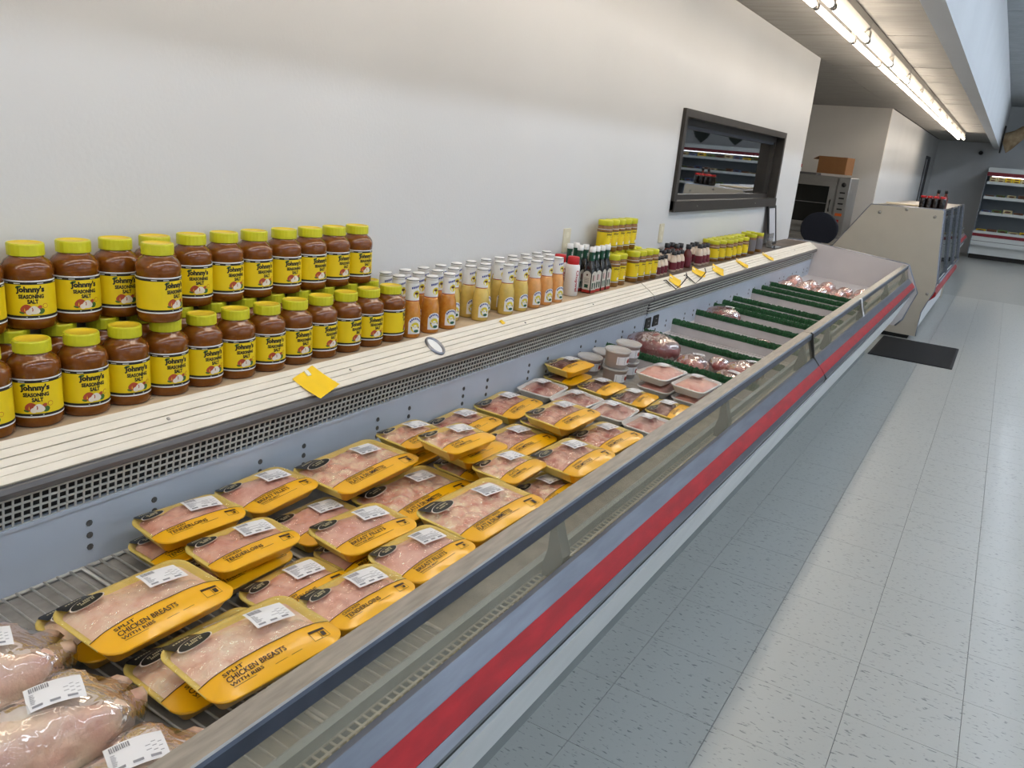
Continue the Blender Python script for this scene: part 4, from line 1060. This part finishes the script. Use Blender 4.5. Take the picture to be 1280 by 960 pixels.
def tub(x, y, lv, lab, rz=-20):
    t = thing('plastic_tub', lab, 'tub', (x, y, deck_z(x) + .002 + lv * .0775), (0, SLOPE if lv == 0 else SLOPE, R(0)), 'clear tubs beside the gizzards')
    obj('tub_body', tub_me, m_tub, t); obj('lid', lid_me, m_tub, t); obj('filling', fil_me, m_fillt, t); obj('tub_label', tl_me, [m_stick, m_redt, m_stickg], t, rot=(0, 0, R(rz)))
tub(-.585, 1.395, 0, 'clear tub under another tub, beside the gizzards'); tub(-.583, 1.393, 1, 'clear lidded tub on top of another, beside the gizzards')
tub(-.600, 1.545, 0, 'clear tub under another tub, at the green divider'); tub(-.598, 1.543, 1, 'clear lidded tub on top of another, at the green divider')
tub(-.730, 1.440, 0, 'single clear tub against the back liner'); tub(-.725, 1.58, 0, 'single clear tub at the back end of the divider')

# ------------------------------------------------------------------ floor mat, deli counter, far fittings
mat = thing('floor_mat', 'black ribbed rubber mat on the floor at the end of the meat case', 'mat', (.235, 6.61, 0))
obj('mat_base', MB().bbox(-.345, .345, -.53, .53, 0, .009, .006), M('rubber_black', (34, 33, 34), .7), mat)
rb_me = MB().box(-.325, .325, -.006, .006, .009, .012).mesh('rib')
for k in range(40): obj('rib', rb_me, M('rubber_rib', (44, 43, 44), .65), mat, (0, -.507 + k * .026, 0))

m_tan = M('panel_tan', (192, 184, 168), .5, var=.03, scale=6)
DY0, DY1 = 7.2, 10.7
deli = thing('deli_counter', 'tan sided service deli counter with glass front, beyond the meat case', 'counter', (-.2, (DY0 + DY1) / 2, 0))
def DP(name, mb, mt): o = obj(name, mb, mt, deli); o.location = (.2, -(DY0 + DY1) / 2, 0); return o
prof = [(-.85, .07), (-.85, .76), (-.79, .80), (-.49, 1.275), (.150, 1.292), (.165, 1.28), (.205, .90), (.245, .60), (.245, .52), (.205, .41), (.168, .29), (.168, .045), (.0, .045)]
DP('end_panel', MB().prism(prof, DY0, DY0 + .03), m_tan)
DP('far_end_panel', MB().prism(prof, DY1 - .03, DY1), m_tan)
DP('panel_trim', MB().tube([(x, DY0 + .012, z) for x, z in prof[1:12]], .011, 6), m_chrome)
DP('lower_body', MB().prism([(-.84, .08), (-.84, .72), (.20, .60), (.235, .52), (.19, .40), (.15, .28), (.15, .08)], DY0 + .03, DY1 - .03), m_panel)
DP('bumper', MB().prism([(.236, .52), (.262, .50), (.262, .46), (.206, .40)], DY0 + .03, DY1 - .03), m_red)
DP('toe_kick', MB().box(-.80, .10, DY0 + .06, DY1 - .06, 0, .08), m_dark)
DP('top_shelf', MB().prism([(-.49, 1.262), (-.49, 1.278), (.158, 1.294), (.158, 1.275)], DY0 + .03, DY1 - .03), m_steel)
DP('front_glass', MB().prism([(.150, 1.275), (.158, 1.275), (.242, .61), (.234, .61)], DY0 + .03, DY1 - .03), M_film('deli_glass', .16, (.8, .84, .84), .03))
DP('rear_door', MB().prism([(-.80, .79), (-.786, .79), (-.488, 1.262), (-.50, 1.262)], DY0 + .03, DY1 - .03), M_film('deli_rear', .10, (.5, .52, .52)))
DP('deck_pan', MB().prism([(-.78, .73), (.20, .62), (.20, .64), (-.78, .75)], DY0 + .03, DY1 - .03), m_steel)
for yy in (DY0 + .06, DY0 + 1.2, DY0 + 2.35, DY1 - .06):
    DP('glass_post', MB().prism([(.158, 1.30), (.182, 1.30), (.262, .60), (.238, .60)], yy - .018, yy + .018), m_chrome)
DP('glass_rail', MB().tube([(.262, DY0 + .02, .60), (.262, DY1 - .02, .60)], .014, 6), m_chrome)
for (x, z) in ((-.40, 1.21), (.10, 1.22), (.19, .48), (-.16, 1.262)):
    o = DP('bolt', MB().lathe([(.016, 0), (.012, .005), (.001, .006)], 10), m_steel); o.location = Vector(o.location) + Vector((x, DY0, z)); o.rotation_euler = (R(90), 0, 0)
# wing at the back of the counter
o = obj('counter_wing', MB().box(-.98, -.86, DY0 + .05, DY0 + .5, .30, .80), m_steel); tag(o, 'grey metal wing panel beside the slanted back of the deli counter', 'panel')
# food pans in the deli
for k in range(8):
    o = obj('deli_pan', MB().bbox(-.30, .30, -.17, .17, 0, .07, .01), [M('pan_food_%d' % (k % 3), ((150, 110, 60), (120, 84, 70), (170, 150, 90))[k % 3], .5, var=.3, scale=30)], None, (-.26, DY0 + .30 + .39 * k, .702), (0, math.atan(.112), 0))
    tag(o, 'shallow food pan lying inside the deli counter', 'pan', 'pans in the deli counter')
# bottles on the counter
m_cola = M('sauce_black', (26, 16, 14), .2, coat=.4)
cb = MB().lathe([(.001, 0), (.026, 0), (.028, .004), (.028, .085), (.022, .10)], 16).mesh('bottle_body'); cc = MB().lathe([(.0225, .098), (.0235, .10), (.0235, .118), (.001, .119)], 16).mesh('cap')
tb = MB().lathe([(.001, 0), (.026, 0), (.028, .004), (.028, .10), (.014, .13), (.013, .15)], 16).mesh('bottle_body'); tcm = MB().lathe([(.016, .148), (.016, .18), (.001, .181)], 14).mesh('cap')
def zdeli(x): return 1.2785 + (x + .49) * .0247
for k in range(8):
    x, y = -.055 + .058 * (k % 4), 7.42 + .07 * (k // 4)
    t = thing('sauce_jar', 'short black sauce jar with red lid standing on the deli counter', 'jar', (x, y, zdeli(x)), group='red lidded jars on the deli counter')
    obj('jar_body', cb, m_cola, t); obj('cap', cc, m_redcap, t)
for x in (.075, .145):
    t = thing('hot_sauce_bottle', 'tall dark bottle with black cap behind the red lidded jars', 'bottle', (x - .02, 7.62, zdeli(x - .02)), group='tall bottles on the deli counter')
    obj('bottle_body', tb, m_bbq, t); obj('cap', tcm, m_blk, t)
o = obj('paper_pad', MB().bbox(-.16, .16, -.12, .12, 0, .012, .002), M('paper_cream', (222, 208, 178), .6), None, (-.26, 7.75, 1.2905), (0, 0, R(8))); tag(o, 'cream pad of paper lying flat on the deli counter', 'paper pad')

# oven on its table, in the alcove
m_ovn = M('oven_steel', (168, 166, 162), .4, .7, var=.06, scale=8)
OX, OY = -1.70, 10.9
tb_ = thing('oven_table', 'steel work table under the oven in the alcove', 'table', (OX, OY, 0))
obj('table_top', MB().bbox(-.52, .52, -.36, .36, .66, .70, .006), m_ovn, tb_); obj('under_shelf', MB().box(-.48, .48, -.32, .32, .18, .20), m_dark, tb_)
lg = MB().lathe([(.02, 0), (.02, .66)], 10).mesh('leg')
for sx in (-.46, .46):
    for sy in (-.30, .30): obj('leg', lg, m_ovn, tb_, (sx, sy, 0))
ov = thing('rotisserie_oven', 'grey countertop oven with dark glass door and control column', 'oven', (OX, OY, .701))
obj('oven_body', MB().bbox(-.47, .27, -.30, .33, 0, .80, .01), m_ovn, ov)
obj('control_column', MB().bbox(.272, .44, -.33, .33, 0, .80, .01), m_ovn, ov)
o_ = [(-.45, .09), (.25, .09), (.25, .72), (-.45, .72)]; i_ = [(-.40, .15), (.17, .15), (.17, .66), (-.40, .66)]
dr = obj('door', MB().loft([[(a, -.30, b) for a, b in o_], [(a, -.335, b) for a, b in o_], [(a, -.335, b) for a, b in i_], [(a, -.30, b) for a, b in i_], [(a, -.30, b) for a, b in o_]]), m_ovn, ov)
obj('door_glass', MB().box(-.40, .17, -.325, -.306, .15, .66), M('oven_glass', (38, 38, 36), .12, coat=.6), dr)
obj('rack_line', MB().box(-.39, .16, -.329, -.325, .42, .43), m_grey, dr)
obj('door_handle', MB().tube([(.212, -.335, .32), (.212, -.36, .34), (.212, -.36, .46), (.212, -.335, .48)], .010, 6), m_black, dr)
obj('top_vent', MB().bbox(-.36, -.06, -.2, .1, .80, .83, .01), m_grey, ov)
kb = MB().lathe([(.032, 0), (.028, .02), (.001, .022)], 14).mesh('knob')
obj('knob', kb, m_black, ov, (.355, -.331, .70), (R(90), 0, 0))
for k in range(4): obj('button', MB().box(.32, .39, -.335, -.329, .58 - .075 * k, .60 - .075 * k), m_black, ov)
obj('button', MB().box(.31, .40, -.335, -.329, .27, .31), M('button_orange', (226, 104, 40), .5), ov)
obj('button', MB().box(.33, .375, -.335, -.329, .18, .22), m_redt, ov); obj('button', MB().box(.32, .39, -.335, -.329, .02, .04), m_black, ov)
m_card = M('cardboard', (150, 104, 62), .7, var=.06, scale=8)
bx = thing('cardboard_box', 'brown cardboard box with open flap on top of the oven', 'box', (OX + .12, OY + .05, 1.534), (0, 0, R(-8)))
obj('box_body', MB().box(-.19, .21, -.17, .17, 0, .235), m_card, bx); obj('flap', MB().prism([(-.19, .232), (-.19, .236), (-.27, .19), (-.268, .186)], -.17, .17), m_card, bx)
jr = thing('salt_canister', 'small white canister with red lid beside the cardboard box', 'canister', (OX - .36, OY - .05, 1.502))
obj('canister_body', MB().lathe([(.001, 0), (.04, 0), (.042, .003), (.042, .09)], 16), m_white, jr); obj('lid', MB().lathe([(.043, .088), (.044, .09), (.044, .135), (.001, .137)], 16), m_redcap, jr)
# office chair back
ch = thing('office_chair', 'dark blue fabric chair in front of the oven', 'chair', (-1.40, 9.7, 0), (0, 0, R(0)))
m_fab = M('fabric_navy', (34, 38, 52), .8, var=.1, scale=60)
obj('backrest', MB().loft([[(x * w, y_, .58 + z) for x, z in [(.24 * math.cos(a), .24 + .22 * math.sin(a)) for a in [2 * math.pi * i / 24 for i in range(24)]]] for y_, w in ((-.035, .9), (-.02, 1), (.02, 1), (.035, .9))], 0, True, True, True, True), m_fab, ch)
obj('seat', MB().bbox(-.24, .24, .02, .48, .43, .50, .04), m_fab, ch)
obj('column', MB().lathe([(.03, .07), (.03, .44)], 12), m_black, ch, (0, .25, 0))
obj('back_support', MB().tube([(0, .2, .44), (0, .06, .47), (0, .035, .70)], .018, 8), m_black, ch)
lg = MB().tube([(0, 0, .09), (.28, 0, .045)], [.025, .018], 8).mesh('foot'); cs = MB().lathe([(.001, 0), (.022, .004), (.024, .022), (.012, .045)], 10).mesh('caster')
for k in range(5):
    a = 2 * math.pi * k / 5; obj('foot', lg, m_black, ch, (0, .25, 0), (0, 0, a)); obj('caster', cs, m_black, ch, (.27 * math.cos(a), .25 + .27 * math.sin(a), 0))

# refrigerated multideck shelves on the far wall
m_shw = M('shelf_white', (224, 228, 226), .45); m_inner = M('multideck_inner', (150, 158, 166), .5); m_maroonb = M('band_maroon', (134, 22, 38), .45)
SHZ = (.62, 1.02, 1.36, 1.68)
def multideck(x0, x1, lab):
    t = thing('multideck_fridge', lab, 'display case', ((x0 + x1) / 2, 19.85, 0))
    h = (x1 - x0) / 2 - .006
    def P(n, mb, mt): return obj(n, mb, mt, t)
    P('base', MB().box(-h, h, -.62, .60, .10, .30), m_shw); P('toe_kick', MB().box(-h + .02, h - .02, -.56, .60, 0, .10), m_dark)
    P('lower_front', MB().box(-h, h, -.72, -.60, .30, .50), m_shw); P('front_groove', MB().box(-h, h, -.722, -.70, .395, .405), m_grey)
    P('red_band', MB().box(-h, h, -.735, -.60, .50, .565), m_maroonb); P('deck_lip', MB().box(-h, h, -.725, -.70, .565, .62), m_shw)
    P('bottom_deck', MB().box(-h, h, -.70, .50, .555, .60), m_shw)
    P('back_panel', MB().box(-h, h, .50, .60, .30, 1.98), m_inner)
    P('canopy', MB().prism([(-h, 1.80), (h, 1.80), (h, 1.98), (-h, 1.98)], -.45, .60), m_shw); P('canopy_band', MB().box(-h, h, -.462, -.44, 1.80, 1.88), m_maroonb)
    P('canopy_lamp', MB().box(-h + .1, h - .1, -.40, -.37, 1.785, 1.80), M('canopy_glow', (244, 248, 255), .4, emit=3.0))
    for z in SHZ[1:]:
        P('shelf', MB().box(-h + .03, h - .03, -.42, .50, z - .03, z), m_shw); P('price_rail', MB().box(-h + .03, h - .03, -.45, -.42, z - .055, z + .005), m_shw)
    for s_ in (-1, 1):
        P('side_panel', MB().prism([(0, 0), (.012, 0), (.012, 1.99), (0, 1.99)], -.45, .60), m_inner).location = (s_ * h - .006, 0, 0)
        P('side_cheek', MB().prism([(0, .10), (.012, .10), (.012, .62), (0, .62)], -.73, -.45), m_inner).location = (s_ * h - .006, 0, 0)
multideck(.10, 2.54, 'white multideck fridge with red bands against the far wall, next to the low case')
multideck(2.54, 4.98, 'white multideck fridge with red bands against the far wall, second from the low case')
m_bxs = [M('carton_yellow', (222, 186, 30), .5), M('carton_cream', (206, 190, 140), .5), M('carton_green', (96, 120, 60), .5), M('carton_blue', (90, 110, 150), .5), M('carton_brown', (120, 80, 50), .5)]
def carton(x, y, z, w, d, h, q, lab, grp):
    t = thing('food_carton', lab, 'carton', (x, y, z), group=grp)
    obj('carton_body', MB().bbox(-w / 2, w / 2, -d / 2, d / 2, 0, h, .004), m_bxs[q], t)
    mb = MB(); mb.loft([[(w * .36 * math.cos(a), -d / 2 - .001, h / 2 + h * .26 * math.sin(a)) for a in [2 * math.pi * i / 16 for i in range(16)]], [(w * .33 * math.cos(a), -d / 2 - .002, h / 2 + h * .22 * math.sin(a)) for a in [2 * math.pi * i / 16 for i in range(16)]]], 0, True, False, True)
    obj('emblem', mb, m_brown, t)
yy = 19.85 - .33
for k in range(8):
    for lv in range(2):
        carton(.24 + .15 * k, yy, 1.6815 + .050 * lv, .14, .10, .049, 1 if k in (0, 1, 4) else 0, '%s carton with dark oval emblem, %s tier on the topmost fridge shelf' % (('cream' if k in (0, 1, 4) else 'yellow'), ('lower', 'upper')[lv]), 'oval emblem cartons on the topmost shelf')
for k in range(14):
    x = 1.55 + .24 * k
    if abs(x - 2.54) < .12 or x > 4.85: continue
    carton(x, yy, 1.6815, .19, .12, .05 + .02 * (k % 3), (2, 0, 3, 1, 4)[k % 5], 'assorted carton on the topmost fridge shelf past the oval emblem cartons', 'assorted cartons on the topmost shelf')
for k in range(22):
    x = .25 + .21 * k
    if abs(x - 2.54) < .11 or x > 4.85: continue
    carton(x, yy, 1.3615, .17, .12, .03 + .015 * (k % 4), (4, 2, 1, 4, 3)[k % 5], 'low pack lying on the middle fridge shelf', 'packs on the middle shelf')
    carton(x, yy, 1.0215, .18, .12, .04 + .02 * (k % 3), (3, 3, 2, 1, 4)[(k + 1) % 5], 'flat pack lying on the lower fridge shelf', 'packs on the lower shelf')
    carton(x, 19.85 - .5, .6015, .19, .28, .05 + .012 * (k % 3), (0, 2, 0, 4, 1)[(k * 3) % 5], 'yellowish pack lying on the bottom deck of the fridge', 'packs on the bottom deck')
# plaques above the fridges
for k in range(3):
    x = 2.7 + .95 * k
    pts = [(-.24, .30), (.24, .30), (.25, .0), (.17, -.16), (.0, -.30), (-.17, -.16), (-.25, .0)]
    o = obj('wall_plaque', MB().prism([(a, b) for a, b in pts], -.02, .02), M('plaque_green', (58, 66, 58), .6), None, (x, YF - .022, 2.34)); tag(o, 'dark shield shaped plaque on the far wall above the fridges', 'plaque', 'shield plaques on the far wall')
# small dome camera on the far wall
cm = thing('security_camera', 'small black security camera on the far wall under the low ceiling', 'camera', (-.16, YF - .001, 2.30))
obj('mount', MB().box(-.03, .03, -.02, 0, -.03, .03), m_black, cm); obj('camera_body', MB().lathe([(.03, 0), (.045, .02), (.045, .12), (.03, .13)], 12), m_black, cm, (0, -.02, 0), (R(90), 0, 0))
# deer mount on the soffit
dm = thing('deer_mount', 'mounted deer head on a dark plaque on the pale soffit', 'deer mount', (.214, 19.6, 2.60))
obj('plaque', MB().prism([(0, -.30), (.03, -.30), (.03, .26), (0, .26)], -.18, .18), M('plaque_dark', (30, 26, 24), .5), dm)
m_fur = M('deer_fur', (150, 122, 90), .85, rgb2=(190, 166, 132), scale=9, detail=5, bump=.3, bscale=90)
path = [((.03, 0, -.10), .17, .20), ((.14, 0, -.04), .15, .17), ((.26, 0, .05), .115, .13), ((.37, -.0, .16), .095, .115), ((.46, 0, .23), .095, .11), ((.56, 0, .22), .085, .085), ((.66, 0, .17), .06, .06), ((.74, 0, .14), .05, .05), ((.78, 0, .13), .032, .032)]
rings = []
for (p, ry_, rz_) in path: rings.append([(p[0] - .5 * rz_ * math.sin(a) * (1 if p[0] < .4 else .2), p[1] + ry_ * math.cos(a), p[2] + rz_ * math.sin(a)) for a in [2 * math.pi * i / 16 for i in range(16)]])
obj('head', MB().loft(rings, 0, True, True, True, True), m_fur, dm)
for s_ in (-1, 1):
    obj('ear', MB().loft([[(.44 + .01 * k, s_ * (.08 + .05 * k) + .0 * w, .30 + .03 * k + w * math.sin(a) * .5) if False else (.44 + .02 * math.cos(a) * w, s_ * (.08 + .045 * k), .29 + .035 * k + .045 * w * math.sin(a)) for a in [2 * math.pi * i / 8 for i in range(8)]] for k, w in ((0, .5), (1, 1), (2, 1), (3, .6), (4, .1))], 0, True, True, True, True), m_fur, dm)
    obj('antler', MB().tube([(.46, s_ * .04, .32), (.44, s_ * .10, .42), (.47, s_ * .20, .50), (.58, s_ * .22, .56), (.68, s_ * .14, .58)], [.018, .016, .014, .011, .005], 7), M('antler_bone', (206, 190, 160), .6), dm)
    obj('eye', MB().lathe([(.001, -.012), (.010, -.008), (.012, 0), (.010, .008), (.001, .012)], 8), m_black, dm, (.54, s_ * .078, .25))

# paper tag hung on the front rail of the second case, sockets on the back liner at the joint, ledge screws
t = thing('rail_tag', 'white paper tag hanging on the front rail of the case with green dividers', 'tag', (.0475, 3.62, .812))
obj('card', MB().prism([(-.012, .001), (.0, .001), (.016, -.050), (.034, -.103), (.035, -.103), (.017, -.050), (.002, .002), (-.012, .002)], -.022, .022), m_stick, t)
obj('print', MB().prism([(.0075, -.020), (.0255, -.074), (.0262, -.074), (.0082, -.020)], -.008, .010), m_stickg, t)
for k, y in enumerate((2.25, 2.36)):
    t = thing('liner_socket', ('dark socket cover on the back liner right at the joint', 'dark socket cover on the back liner just past the joint')[k], 'socket', (-.7925, y, .695))
    obj('cover', MB().bbox(-.038, .038, -.030, .030, 0, .008, .004), m_dark, t, rot=(R(90), 0, R(90)))
    for dz in (-.012, .012): obj('slot', MB().box(.008, .0095, -.010, .010, dz - .003, dz + .003), m_grey, t)
scr = MB().lathe([(.0045, 0), (.0038, .0016), (.001, .002)], 8).mesh('screw')
for c_, ys_ in ((case1, (-1.2, -.62, -.03, .95, 1.55)), (case2, (2.75, 3.4, 4.0, 4.7, 5.5))):
    for y in ys_:
        p = slope_pt(.53, y, .0076) - c_.location
        obj('screw', scr, m_steel, c_, p, (0, SLANG, 0))
